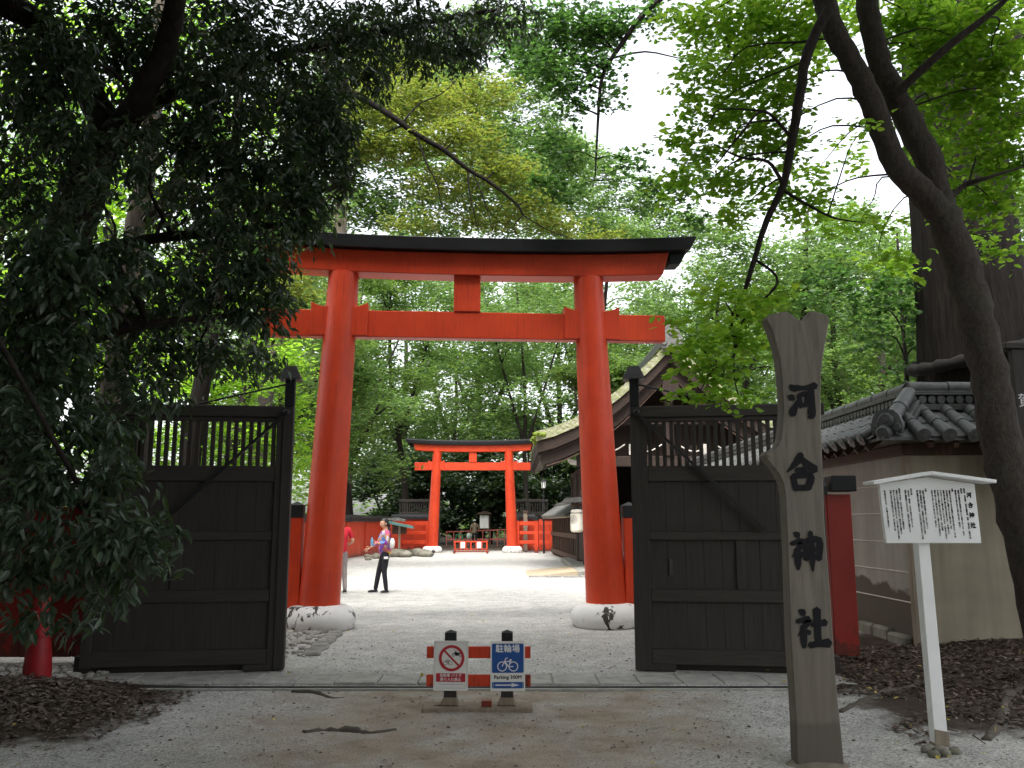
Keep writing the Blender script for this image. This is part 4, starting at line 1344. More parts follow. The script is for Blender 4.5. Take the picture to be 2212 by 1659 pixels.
# ------------------------------------------------------------------ red hydrant post at the left
hp_ = at(78, 1478, 8.9)
hy = thing('hydrant', 'red rounded hydrant post standing before the red fence at the left', 'hydrant', (hp_.x, 8.9, gz(hp_.x, 8.9)))
MB().lathe([(.135, -.05), (.13, .10), (.122, .22), (.105, .33), (.09, .4)], 22).build('hydrant_base', 'hydrant_red', hy, smooth='auto')
MB().lathe([(.092, .4), (.096, .42), (.085, .44), (.08, .62), (.088, .63), (.088, .65), (.076, .66), (.07, .78), (.055, .82), (.02, .835)], 22).build('hydrant_barrel', 'hydrant_red', hy, smooth='auto')
MB().tube([(0, -.06, .55), (0, -.13, .55)], [.035, .04], 12).build('hydrant_outlet', 'hydrant_red', hy, smooth='auto')

# ------------------------------------------------------------------ far things beyond the courtyard
fb = thing('barrier', 'small red slatted barrier with two white papers between the far torii pillars', 'barrier', (at(1018, 1190, 45.6).x, 45.2, 0))
MB().box((-.88, -.03, .56), (.88, .03, .64)).build('rail', 'vermilion', fb, bevel=.006)
MB().box((-.88, -.03, .16), (.88, .03, .24)).build('rail', 'vermilion', fb, bevel=.006)
for k in range(7): MB().box((-.86 + k * .275, -.025, .0 if k in (0, 6) else .165), (-.79 + k * .275, .025, .558)).build('baluster', 'vermilion', fb)
for s in (-1, 1): MB().box((s * .85 - .05, -.28, 0), (s * .85 + .05, .28, .06)).build('foot', 'vermilion', fb)
MB().box((-.95, -.03, .062), (.95, .03, .12)).build('rail', 'vermilion', fb)
for xx, lb in ((-.42, 'left white paper notice tied to the small red far barrier'), (.42, 'right white paper notice tied to the small red far barrier')):
    pn = MB().box((-.11, -.004, 0), (.11, .004, .32)).build('paper_notice', 'paper', None, loc=(fb.location.x + xx, 45.13, .27))
    tag(pn, lb, 'notice', 'papers on the far barrier')
rl_ = thing('low_railing', 'thin faded red railing far beyond the second torii', 'railing', (at(1027, 1172, 60).x, 60, 0))
for k in range(9): MB().box((-2. + k * .5 - .03, -.03, 0), (-2. + k * .5 + .03, .03, .92 + k * .02)).build('railing_post', 'rail_red', rl_)
MB().beam((-2.05, -.02, .93), (2.1, -.02, 1.1), .08, .07).build('rail', 'rail_red', rl_)
MB().box((-2.05, -.02, .38), (2.1, .02, .48)).build('rail', 'rail_red', rl_)
hs_ = at(1046, 1127, 56)
sgn = thing('hanging_sign', 'white vertical sign under a little roof beyond the far torii', 'sign', (hs_.x, 56, 0))
MB().box((-.28, -.06, 1.2), (.28, .06, 2.05)).build('sign_panel', 'paper', sgn, bevel=.01)
MB().prism([(-.5, 2.1), (.5, 2.1), (.42, 2.2), (0, 2.3), (-.42, 2.2)], -.3, .3).build('sign_roof', 'brown_wood', sgn)
MB().box((.3, -.04, 0), (.38, .04, 2.1)).build('sign_post', 'brown_wood', sgn)
st_ = thing('stool', 'green plastic folding stool by the far red railing', 'stool', (at(992, 1176, 58).x, 58, 0))
MB().box((-.22, -.18, .74), (.22, .18, .79)).build('seat', 'green_plastic', st_, bevel=.01)
for sx in (-1, 1):
    for sy_ in (-1, 1): MB().beam((sx * .19, sy_ * .15, .74), (sx * .28, sy_ * .2, 0), .05, .05).build('leg', 'green_plastic', st_)
MB().box((-.24, -.19, .38), (.24, -.16, .42)).build('cross_bar', 'green_plastic', st_)
lpp = at(1175, 1193, 45)
lam = thing('street_lamp', 'thin black lamp post with square lantern right of the far torii', 'lamp post', (lpp.x, 45, 0))
MB().tube([(0, 0, 0), (0, 0, 3.35)], [.05, .035], 10).build('lamp_pole', 'iron', lam, smooth='auto')
MB().prism([(-.09, 3.35), (.09, 3.35), (.12, 3.68), (-.12, 3.68)], -.1, .1).build('lamp_box', 'white_paint', lam)
MB().prism([(-.16, 3.682), (.16, 3.682), (.05, 3.82), (-.05, 3.82)], -.14, .14).build('lamp_roof', 'cap_metal', lam)
for s in (-1, 1): MB().box((s * .06 - .012, -.115, 3.36), (s * .06 + .012, -.102, 3.68)).build('lamp_bar', 'iron', lam)
op = at(1135, 1190, 46.8)
old = thing('weathered_post', 'pale weathered wooden post behind the rails right of the far torii', 'post', (op.x, 46.7, 0))
MB().box((-.11, -.11, 0), (.11, .11, 2.1)).build('post_shaft', 'pale_wood', old, bevel=.01)
MB().box((-.15, -.15, 2.102), (.15, .15, 2.2)).build('post_top', 'brown_wood', old, bevel=.01)
gp = at(862, 1196, 41)
gs = thing('roofed_notice', 'little green-roofed notice stand among rocks beside the orange fence', 'notice stand', (gp.x, 41, 0))
MB().box((-.05, -.05, 0), (.05, .05, 1.5)).build('stand_post', 'pale_wood', gs)
MB().box((-.34, -.03, 1.05), (.34, .03, 1.5)).build('notice_panel', 'brown_wood', gs)
MB().prism([(-.62, 1.55), (-.55, 1.66), (.62, 1.42), (.66, 1.3)], -.4, .3).build('stand_roof', 'green_roof', gs)
MB().prism([(-.66, 1.70), (.2, 1.62), (.2, 1.72), (-.2, 1.82), (-.66, 1.78)], .32, .8).build('stand_roof', 'pale_tile', gs)
for k in range(15):
    px = 862 + U(-20, 62); D = U(40.2, 41.8)
    p = at(px, 1200, D)
    r = U(.16, .42)
    rk = MB().ball((0, 0, r * .35), (r, r * U(.7, 1), r * U(.5, .7)), 9, 6, .14).build('boulder', 'rock', None, smooth=True, loc=(p.x, D, 0))
    tag(rk, 'mossy grey rock in the little pile left of the far torii', 'rock', 'rocks piled by the notice stand')
for k in range(14):
    px, D = U(800, 850), U(37, 42)
    p = at(px, 1200, D); r = U(.10, .2)
    rk = MB().ball((0, 0, r * .4), (r, r, r * .7), 8, 6, .14).build('boulder', 'rock', None, smooth=True, loc=(p.x - .2, D, 0))
    tag(rk, 'small round stone at the foot of the long orange fence', 'rock', 'stones along the fence foot')

# pebbles and gravel edges
pb_ = MB()
for k in range(520):
    x, y = U(-8.5, -4.2), U(9.25, 10.1)
    r = U(.018, .05)
    pb_.ball((x, y, r * .4), (r, r * U(.7, 1), r * .6), 6, 4, .1)
for k in range(420):
    x = U(-3.35, -2.5); y = U(10.6, 13.2)
    if x > -2.95 + .25 * (y - 10.6) / 2.6 and R() < .7: continue
    r = U(.02, .055)
    pb_.ball((x, y, r * .4), (r, r * U(.7, 1), r * .6), 6, 4, .1)
tag(pb_.build('pebbles', 'pebble', smooth=True), 'pale rounded pebbles along the foot of the red fence', 'pebbles', kind='stuff')
for k in range(7):
    yy = 10.9 + k * .33
    xx = -2.45 - .02 * k
    es_ = MB().prism([(-.12, -.05), (.12, -.05), (.10, .04), (-.11, .035)], -.15, .15).build('edge_stone', 'stone', None, bevel=.02, loc=(xx, yy, 0))
    es_.rotation_euler = (0, 0, U(-.25, .25))
    tag(es_, 'flat edging stone beside the left torii plinth', 'stone', 'edging stones by the left plinth')


# ------------------------------------------------------------------ people
def skin(verts, edges, radii, lv=2, root=0):
    me = bpy.data.meshes.new('figure')
    me.from_pydata([tuple(v) for v in verts], edges, [])
    ob = bpy.data.objects.new('figure', me)
    COL.objects.link(ob)
    ob.modifiers.new('skin', 'SKIN')
    for i, r in enumerate(radii):
        rr = r if hasattr(r, '__len__') else (r, r)
        me.skin_vertices[0].data[i].radius = rr
        me.skin_vertices[0].data[i].use_root = (i == root)
    sm = ob.modifiers.new('sub', 'SUBSURF'); sm.levels = lv; sm.render_levels = lv
    dg = bpy.context.evaluated_depsgraph_get()
    out = bpy.data.meshes.new_from_object(ob.evaluated_get(dg))
    bpy.data.objects.remove(ob); bpy.data.meshes.remove(me)
    return out


def chain(parts, lv=2):
    """parts: list of (points, radii, attach index or None) as one skeleton"""
    V, E, Rr = [], [], []
    for pts, rads, att in parts:
        prev = att
        for p, r in zip(pts, rads):
            V.append(p); Rr.append(r)
            if prev is not None: E.append((prev, len(V) - 1))
            prev = len(V) - 1
    return skin(V, E, Rr, lv)


def join_meshes(ms, name, mat):
    bm = bmesh.new()
    for m_ in ms: bm.from_mesh(m_)
    me = bpy.data.meshes.new(name)
    bm.to_mesh(me); bm.free()
    me.polygons.foreach_set('use_smooth', [True] * len(me.polygons))
    me.materials.clear(); me.materials.append(M[mat])
    return me


def hand(w, d, side, curl=.5, k=1.):
    """palm, four bent fingers and a thumb from wrist w along d"""
    d = d.normalized()
    side = (side - d * side.dot(d)).normalized()
    nrm = d.cross(side)
    out = [skin([w, w + d * .05 * k, w + d * .095 * k], [(0, 1), (1, 2)], [(.024, .02), (.04, .017), (.038, .014)], 1)]
    for i, (o_, L_) in enumerate(((.030, .068), (.011, .078), (-.010, .072), (-.030, .056))):
        b = w + d * .08 * k + side * o_ * k
        d2 = (d + nrm * curl).normalized(); d3 = (d + nrm * curl * 2.4).normalized()
        p1 = b + d * .02 * k; p2 = p1 + d2 * L_ * .5 * k; p3 = p2 + d3 * L_ * .5 * k
        out.append(skin([b, p1, p2, p3], [(0, 1), (1, 2), (2, 3)], [.0095, .0095, .0085, .007], 1))
    b = w + d * .03 * k + side * .03 * k
    p1 = b + (side * .8 + d * .6) * .03; p2 = p1 + (side * .3 + d + nrm * .4).normalized() * .032
    out.append(skin([b, p1, p2], [(0, 1), (1, 2)], [.013, .011, .008], 1))
    return out


def person(label, loc, ang, pose, top, pants, hairm='hair', cap=None, sleeve=1., group=None, female=False, longhair=False):
    """ang: heading of the body's front; pose in (forward, left, up)"""
    Fv = Vector((math.cos(ang), math.sin(ang), 0)); Sv = Vector((-Fv.y, Fv.x, 0)); Z = Vector((0, 0, 1))
    J = {k: Fv * v[0] + Sv * v[1] + Z * v[2] for k, v in pose.items()}
    t = thing('person', label, 'person', loc)
    fz = Vector((0, 0, 0))
    head, neck, chest, pel = J['head'], J['neck'], J['chest'], J['pelvis']
    up = (head - neck).normalized()
    hf = J.get('look', head + Fv) - head; hf.normalize()
    wst = pel.lerp(chest, .45)
    sh = .155 if female else .18
    # body: torso, limbs
    body = [chain([([pel, wst, chest, neck, head - up * .05], [(.075, .07), (.08, .075), (.11, .095), (.055, .05), (.05, .05)], None),
                   ([J['shL'], J['elL'], J['wrL']], [.05, .037, .025], 2), ([J['shR'], J['elR'], J['wrR']], [.05, .037, .025], 2),
                   ([J['hipL'], J['knL'], J['anL']], [.058, .046, .034], 0), ([J['hipR'], J['knR'], J['anR']], [.058, .046, .034], 0)])]
    hm = MB()
    hs2 = hf.cross(Z).normalized()
    m3 = Matrix((hs2, hf, hs2.cross(hf))).transposed()
    hb = MB().ball((0, 0, 0), (.074, .094, .115), 18, 14)
    for i, v in enumerate(hb.v):
        x, y, z = v
        if z < -.02: x *= 1 - .35 * min(1, (-z - .02) / .1); y = y * (1 - .12 * min(1, (-z - .02) / .1)) + .006
        hb.v[i] = (x, y, z)
    hb.add([(0, .09, .015), (-.014, .09, -.03), (.014, .09, -.03), (0, .116, -.026), (0, .085, -.04)], [(0, 1, 3), (0, 3, 2), (1, 4, 3), (4, 2, 3)])
    for s in (-1, 1): hb.ball((s * .076, -.005, -.01), (.012, .022, .032), 8, 6)
    hb.v = [tuple(m3 @ Vector(v) + head) for v in hb.v]
    body.append(hb.mesh('head', 'skin', True))
    for s, q in (('L', 1), ('R', -1)):
        dv = (J['wr' + s] - J['el' + s]).normalized()
        body += hand(J['wr' + s], dv, J.get('thumb' + s, Z), .5)
    link('body', join_meshes(body, 'body', 'skin'), t)
    # face marks
    ey = MB()
    for s in (-1, 1): ey.ball((s * .03, .088, .008), (.012, .006, .006), 8, 5)
    ey.v = [tuple(m3 @ Vector(v) + head) for v in ey.v]
    ey.build('eye', 'ink', t, smooth=True)
    br2 = MB()
    for s in (-1, 1): br2.ball((s * .031, .089, .030), (.017, .006, .004), 8, 5)
    br2.v = [tuple(m3 @ Vector(v) + head) for v in br2.v]
    br2.build('eyebrow', hairm, t, smooth=True)
    mo = MB().ball((0, .09, -.062), (.022, .007, .006), 8, 5)
    mo.v = [tuple(m3 @ Vector(v) + head) for v in mo.v]
    mo.build('mouth', 'red_cloth', t, smooth=True)
    # hair shell: cut away over the face
    hr = MB().ball((0, -.012, .022), (.084, .100, .108), 18, 14)
    keep = []
    for fc in hr.f:
        c = sum((Vector(hr.v[i]) for i in fc), Vector()) / len(fc)
        if not (c.y > .02 and c.z < .075) and c.z > -.075: keep.append(fc)
    hr.f = keep
    if longhair:
        hr.ball((0, -.115, -.05), (.03, .035, .06), 10, 8); hr.tube([(0, -.12, -.09), (0, -.115, -.2), (0, -.10, -.27)], [.03, .026, .006], 8)
    hr.v = [tuple(m3 @ Vector(v) + head) for v in hr.v]
    link('hair', hr.mesh('hair', hairm, True), t)
    if cap:
        cp = MB().ball((0, -.008, .05), (.09, .105, .088), 16, 10)
        cp.f = [fc for fc in cp.f if sum(cp.v[i][2] for i in fc) / len(fc) > .045]
        cp.add([(.085 * math.cos(a), .06 + .1 * math.sin(a) * r_, .05) for r_ in (.4, 1.1) for a in [math.pi * k / 8 for k in range(9)]], [(k, k + 1, 10 + k, 9 + k) for k in range(8)])
        cp.v = [tuple(m3 @ Vector(v) + head) for v in cp.v]
        cp.build('cap', cap, t, smooth=True)
    # clothes
    eL = J['shL'].lerp(J['elL'], sleeve) if sleeve <= 1 else J['elL'].lerp(J['wrL'], sleeve - 1)
    eR = J['shR'].lerp(J['elR'], sleeve) if sleeve <= 1 else J['elR'].lerp(J['wrR'], sleeve - 1)
    ar = .066
    pl = [J['shL'], eL] if sleeve <= 1 else [J['shL'], J['elL'], eL]
    pr = [J['shR'], eR] if sleeve <= 1 else [J['shR'], J['elR'], eR]
    rr_ = [ar, .054] if sleeve <= 1 else [ar, .05, .04]
    low = pel + Z * -.15
    tp = chain([([low, pel.lerp(wst, .6), wst, chest, chest.lerp(neck, .62)], [(.165, .145), (.158, .138), (.15, .13), (.165, .135), (.09, .08)], None), (pl, rr_, 3), (pr, rr_, 3)])
    link('top', join_meshes([tp], 'top', top), t)
    pn_ = chain([([pel + Z * .16, pel + Z * .02, pel + Z * -.06], [(.118, .10), (.128, .108), (.12, .105)], None),
                 ([J['hipL'] + Z * -.06, J['knL'], J['anL'] + Z * -.03], [.094, .066, .052], 2), ([J['hipR'] + Z * -.06, J['knR'], J['anR'] + Z * -.03], [.094, .066, .052], 2)])
    link('trousers', join_meshes([pn_], 'trousers', pants), t)
    for s in 'LR':
        a = J['an' + s]; d = (J['toe' + s] - a); d.z = 0; L_ = d.length; d.normalize()
        heel = Vector((a.x, a.y, .04)) - d * .05; toe = Vector((a.x, a.y, .03)) + d * L_
        sh_ = skin([Vector((a.x, a.y, .085)), heel, Vector((a.x, a.y, .05)) + d * L_ * .5, toe], [(0, 1), (1, 2), (2, 3)], [.045, .04, (.045, .036), (.036, .026)], 2)
        link('shoe', join_meshes([sh_], 'shoe', 'shoe'), t)
        MB().tube([heel + Vector((0, 0, -.035)), toe + Vector((0, 0, -.022))], [.036, .034], 8).build('shoe_sole', 'sole', t, smooth=True)
    return t, J, Fv, Sv


wp = at(829, 1281, 20.)
wj = dict(pelvis=(0, 0, .95), chest=(0, 0, 1.27), neck=(.0, 0, 1.44), head=(.035, 0, 1.57), look=(1.0, .12, 1.5),
          shL=(.0, .165, 1.37), elL=(.03, .24, 1.13), wrL=(.22, .10, 1.12), shR=(.0, -.165, 1.37), elR=(.08, -.24, 1.14), wrR=(.27, -.27, 1.02),
          hipL=(0, .085, .9), knL=(.04, .10, .5), anL=(-.02, .10, .09), toeL=(.13, .13, 0), hipR=(0, -.085, .9), knR=(.10, -.11, .5), anR=(.17, -.14, .09), toeR=(.34, -.17, 0))
angw = math.radians(205)
wt, J, Fv, Sv = person('woman in multicoloured blouse and black trousers standing on the white gravel', (wp.x, 20.05, 0), angw, wj, 'blouse', 'black_cloth', sleeve=1.85, female=True, longhair=True)
pw_ = J['hipL'] + Fv * .03 + Sv * .097 + Vector((0, 0, -.10))
pa = MB().box((-.05, -.004, -.025), (.05, .004, .025)).build('trouser_patch', 'white_ink', wt)
pa.location = pw_ + Sv * .008; pa.rotation_euler = (0, 0, angw)
bt = MB().lathe([(.03, -.09), (.033, -.08), (.033, .04), (.014, .075), (.014, .1)], 12).build('water_bottle', 'bottle_blue', None, smooth=True, loc=Vector((wp.x, 20.05, 0)) + J['wrL'] + Fv * .12 + Vector((0, 0, .04)))
tag(bt, 'blue water bottle held by the woman in the multicoloured blouse', 'bottle')
bagp = Vector((wp.x, 20.05, 0)) + Sv * .22 + Vector((0, 0, 1.12)) - Fv * .1
bag = MB().ball((0, 0, 0), (.06, .05, .12), 12, 9).build('shoulder_bag', 'white_cloth', None, smooth=True, loc=bagp)
tag(bag, 'white bag hanging at the side of the woman in the blouse', 'bag')

stand = dict(pelvis=(0, 0, .98), chest=(0, 0, 1.32), neck=(.0, 0, 1.5), head=(.04, 0, 1.64), look=(1., 0, 1.6),
             shL=(0, .185, 1.43), elL=(-.02, .27, 1.15), wrL=(.12, .22, .98), shR=(0, -.185, 1.43), elR=(-.04, -.28, 1.16), wrR=(.16, -.2, 1.08),
             hipL=(0, .09, .93), knL=(.02, .11, .51), anL=(-.02, .12, .09), toeL=(.16, .15, 0), hipR=(0, -.09, .93), knR=(.03, -.11, .51), anR=(0, -.13, .09), toeR=(.18, -.16, 0))
mp = at(733, 1284, 19.9)
person('man in red polo shirt and grey trousers half hidden behind the left torii pillar', (mp.x, 19.9, 0), math.radians(120), stand, 'red_cloth', 'grey_cloth', sleeve=.8)
bend = dict(stand)
bend.update(chest=(.10, 0, 1.22), neck=(.2, 0, 1.36), head=(.28, 0, 1.46), look=(1.2, 0, 1.2), shL=(.16, .185, 1.31), elL=(.42, .2, 1.26), wrL=(.46, .1, 1.44), shR=(.16, -.185, 1.31), elR=(.30, -.25, 1.08), wrR=(.5, -.15, 1.1), pelvis=(-.02, 0, .95))
qp = at(643, 1284, 19.)
_, J2, F2, S2 = person('stooping person in red shirt behind the rails left of the large torii', (qp.x, 18.6, 0), math.radians(200), bend, 'red_cloth', 'black_cloth', sleeve=.7)
tb = MB().ball((0, 0, 0), (.14, .09, .17), 12, 9).build('tan_bag', 'tan_bag', None, smooth=True, loc=Vector((qp.x, 18.6, 0)) + F2 * .32 + Vector((0, 0, .98)))
tag(tb, 'tan bag held in front of the stooping person in red', 'bag')
fm = at(1025, 1178, 57)
walk = dict(stand)
walk.update(knL=(.12, .1, .52), anL=(.2, .11, .09), toeL=(.36, .12, 0), anR=(-.2, -.11, .1), toeR=(-.04, -.12, 0), knR=(-.04, -.1, .52))
_, J3, F3, S3 = person('man in white cap and khaki vest walking away beyond the far torii', (fm.x, 57, 0), math.radians(95), walk, 'khaki_cloth', 'black_cloth', cap='white_cloth', sleeve=.9)
cb = MB().ball((0, 0, 0), (.18, .12, .2), 10, 8, .06).build('plastic_bag', 'clear_bag', None, smooth=True, loc=Vector((fm.x, 57, 0)) + J3['wrL'] + Vector((-.12, -.05, -.28)))
tag(cb, 'pale plastic bag carried by the far man in the white cap', 'bag')


# ------------------------------------------------------------------ foliage
TRI = {'n': 0}
TPL_A = (np.array([[0, 0, 0], [.35, 0, 0], [.7, 0, -.02], [1, 0, -.08], [.32, .5, .09], [.68, .40, .05], [.32, -.5, .09], [.68, -.40, .05]], float),
         [(0, 1, 4), (1, 2, 5, 4), (2, 3, 5), (0, 6, 1), (1, 6, 7, 2), (2, 7, 3)])
TPL_B = (np.array([[0, 0, 0], [.45, .5, .1], [1, 0, -.04], [.45, -.5, .1]], float), [(0, 2, 1), (0, 3, 2)])


def leaf_frames(n, d, up, spread_up=.5):
    """orthonormal frames: d leaf axis (n,3), normal near up"""
    d = d / np.linalg.norm(d, axis=1, keepdims=True)
    nr = np.tile(np.array(up, float), (n, 1)) + RNG.normal(0, spread_up, (n, 3))
    nr -= d * np.sum(nr * d, 1, keepdims=True)
    nr /= np.linalg.norm(nr, axis=1, keepdims=True) + 1e-9
    s = np.cross(nr, d)
    return d, s, nr


def leaves_mesh(name, pos, d, s, nr, L, W, mat, near=False):
    tv, tf = TPL_A if near else TPL_B
    n, k = len(pos), len(tv)
    V = (pos[:, None, :] + d[:, None, :] * (tv[None, :, 0:1] * L[:, None, None]) + s[:, None, :] * (tv[None, :, 1:2] * W[:, None, None]) + nr[:, None, :] * (tv[None, :, 2:3] * L[:, None, None]))
    V = V.reshape(-1, 3)
    lens = np.array([len(f) for f in tf])
    flat = np.array([i for f in tf for i in f])
    loops = (flat[None, :] + (np.arange(n) * k)[:, None]).reshape(-1)
    tot = np.tile(lens, n)
    start = np.concatenate(([0], np.cumsum(tot)[:-1]))
    me = bpy.data.meshes.new(name)
    me.vertices.add(len(V)); me.vertices.foreach_set('co', V.ravel())
    me.loops.add(len(loops)); me.loops.foreach_set('vertex_index', loops.astype(np.int32))
    me.polygons.add(len(tot)); me.polygons.foreach_set('loop_start', start.astype(np.int32)); me.polygons.foreach_set('loop_total', tot.astype(np.int32))
    me.update(calc_edges=True)
    me.materials.append(M[mat])
    TRI['n'] += n * (8 if near else 2)
    return me


def clump_leaves(c, rad, n, L, style, per=9):
    """n leaves on sprays inside an ellipsoid; returns pos, axis, length"""
    ns = max(1, n // per)
    q = RNG.normal(0, 1, (ns, 3)); q /= np.linalg.norm(q, axis=1, keepdims=True)
    rr = RNG.random((ns, 1)) ** .45
    out = q * rr
    ctr = np.array(c) + out * np.array(rad)
    sd_ = out * .7 + RNG.normal(0, .45, (ns, 3))
    if style == 'oak': sd_[:, 2] -= .45
    elif style == 'flat': sd_[:, 2] *= .25
    else: sd_[:, 2] -= .1
    sd_ /= np.linalg.norm(sd_, axis=1, keepdims=True) + 1e-9
    idx = np.repeat(np.arange(ns), per)
    m_ = len(idx)
    ax = sd_[idx]
    tt = RNG.random((m_, 1))
    sl_ = L * (2.2 if style == 'oak' else 4.5)
    side = np.cross(ax, np.array([0, 0, 1.])); side /= np.linalg.norm(side, axis=1, keepdims=True) + 1e-9
    sg_ = np.where(RNG.random((m_, 1)) < .5, -1., 1.)
    pos = ctr[idx] + ax * (tt - .5) * sl_ + RNG.normal(0, L * .25, (m_, 3))
    d = ax * .7 + side * sg_ * .8 + RNG.normal(0, .3, (m_, 3))
    if style == 'oak': d[:, 2] -= .55
    elif style == 'flat': d[:, 2] *= .4
    return pos, d, L * RNG.uniform(.7, 1.25, m_)


def px(rx, D): return rx / FPX * D


class Tree:
    def __init__(s, name, label, loc, cat='tree', group=None):
        s.t = thing(name, label, cat, loc, 0, group)
        s.o = Vector(loc); s.stems = []; s.L = []

    def stem(s, pts, r, mat, name='trunk', n=5, seg=12, lump=.04):
        P = smooth_path(pts, n)
        Rr = lerp_list(r, n)
        for i in range(1, len(P) - 1): P[i] = P[i] + Vector((U(-1, 1), U(-1, 1), U(-1, 1))) * Rr[i] * .10
        MB(s.o).tube(P, Rr, seg, lump=lump).build(name, mat, s.t, smooth=True)
        s.stems += list(zip(P, Rr))
        return P

    def limb(s, c, r, mat):
        c = Vector(c)
        best = min(s.stems, key=lambda q: (q[0] - c).length + max(0, q[0].z - c.z) * .8)
        p = best[0]
        m1 = p.lerp(c, .4) + Vector((U(-.1, .1), U(-.1, .1), .12)) * (p - c).length
        m2 = p.lerp(c, .75) + Vector((U(-.07, .07), U(-.07, .07), .06)) * (p - c).length
        rb = min(best[1] * .75, r)
        P = smooth_path([p, m1, m2, c], 3)
        MB(s.o).tube(P, lerp_list([rb, rb * .75, rb * .5, rb * .2], 3), 6).build('branch', mat, s.t, smooth=True)

    def clump(s, c, rad, n, L, style='oak', per=9):
        s.L.append(clump_leaves(c, rad, n, L, style, per))

    def crown(s, mat, ratio, near=False, up=(0, 0, 1), spread=.5, big=0, name='crown'):
        if not s.L: return
        pos = np.concatenate([a for a, _, _ in s.L]); d = np.concatenate([b for _, b, _ in s.L]); L = np.concatenate([c for _, _, c in s.L])
        d, sd_, nr = leaf_frames(len(pos), d, up, spread)
        W = L * ratio * RNG.uniform(.85, 1.15, len(L))
        if big:
            # the leaves that show largest are leaves of their own
            zc = pos[:, 1] * CS + (pos[:, 2] - H) * SN
            uu = pos[:, 0] / zc * FPX + CX
            vv = CY - ((pos[:, 2] - H) * CS - pos[:, 1] * SN) / zc * FPX
            ok = (uu > 10) & (uu < 2200) & (vv > 10) & (vv < 1650) & (zc > 1)
            sc_ = np.where(ok, L / zc, 0)
            ids = np.argsort(-sc_)[:big]
            lm = bpy.data.meshes.new('leaf')
            tv, tf = TPL_A
            lm.from_pydata([(a, b * ratio, c) for a, b, c in tv], [], tf)
            lm.materials.append(M[mat])
            for i in ids:
                mt = Matrix(((d[i, 0], sd_[i, 0], nr[i, 0], 0), (d[i, 1], sd_[i, 1], nr[i, 1], 0), (d[i, 2], sd_[i, 2], nr[i, 2], 0), (0, 0, 0, 1)))
                ob = link('leaf', lm, s.t)
                ob.matrix_local = Matrix.Translation(Vector(pos[i]) - s.o) @ mt @ Matrix.Scale(L[i], 4)
            kp = np.ones(len(pos), bool); kp[ids] = False
            pos, d, sd_, nr, L, W = pos[kp], d[kp], sd_[kp], nr[kp], L[kp], W[kp]
        me = leaves_mesh(name, pos - np.array(s.o), d, sd_, nr, L, W, mat, near)
        ob = link(name, me, s.t)
        if big: ob['kind'] = 'stuff'
        s.L = []
        return ob


def fill(tree, lst, L, k, style, ratio, mat_b, dens=1., limb_r=.03, deep=1., per=9):
    for row in lst:
        xd, yd, rx, ry, D = row[:5]
        kk = row[5] if len(row) > 5 else 1.
        c = at(xd, yd, D)
        rad = (px(rx, D), px(min(rx, ry), D) * 1.1 * deep, px(ry, D))
        n = int(k * kk * math.pi * rad[0] * rad[2] / (L * L * ratio * .36))
        tree.clump(c, rad, n, L, style, per)
        if limb_r: tree.limb(c, limb_r, mat_b)


# --- dark evergreen at the left, close to the camera
D0 = 7.4
oak = Tree('evergreen_tree', 'large dark evergreen tree with leaning forked trunk at the left', (at(0, 1100, D0).x - .7, D0, 0))
b0 = Vector((at(0, 1100, D0).x - .7, D0, -.1))
oak.stem([b0, at(-30, 1150, D0), at(20, 980, D0), at(62, 820, D0), at(100, 690, D0), at(140, 540, D0), at(165, 450, D0), at(205, 350, D0)], [.36, .30, .27, .24, .22, .21, .2, .19], 'bark_dark')
oak.stem([at(205, 350, D0), at(225, 270, D0 + .1), at(185, 190, D0 + .1), at(120, 80, D0), at(60, 35, D0 - .2), at(-60, -20, D0 - .5), at(-200, -120, D0 - 1)], [.17, .145, .13, .12, .11, .09, .06], 'bark_dark', 'branch')
oak.stem([at(205, 350, D0), at(250, 290, D0), at(300, 220, D0 - .2), at(350, 120, D0 - .4), at(380, 0, D0 - .8), at(400, -150, D0 - 1.2)], [.16, .13, .11, .1, .08, .05], 'bark_dark', 'branch')
oak.stem([at(225, 270, D0), at(420, 180, D0 + .6), at(640, 110, D0 + 1.4), at(860, 60, D0 + 2.2), at(1080, 20, D0 + 3)], [.10, .07, .055, .04, .02], 'bark_dark', 'branch')
oak.stem([at(140, 560, D0), at(300, 520, D0), at(480, 500, D0), at(640, 480, D0 + .2)], [.07, .05, .04, .015], 'bark_dark', 'branch')
oak.stem([at(80, 780, D0), at(180, 740, D0 - .4), at(320, 700, D0 - .6), at(520, 680, D0 - .4)], [.07, .05, .035, .012], 'bark_dark', 'branch')
oak.stem([at(20, 980, D0), at(60, 1010, D0 - 1), at(160, 1080, D0 - 1.8), at(260, 1150, D0 - 2.3)], [.06, .045, .03, .012], 'bark_dark', 'branch')
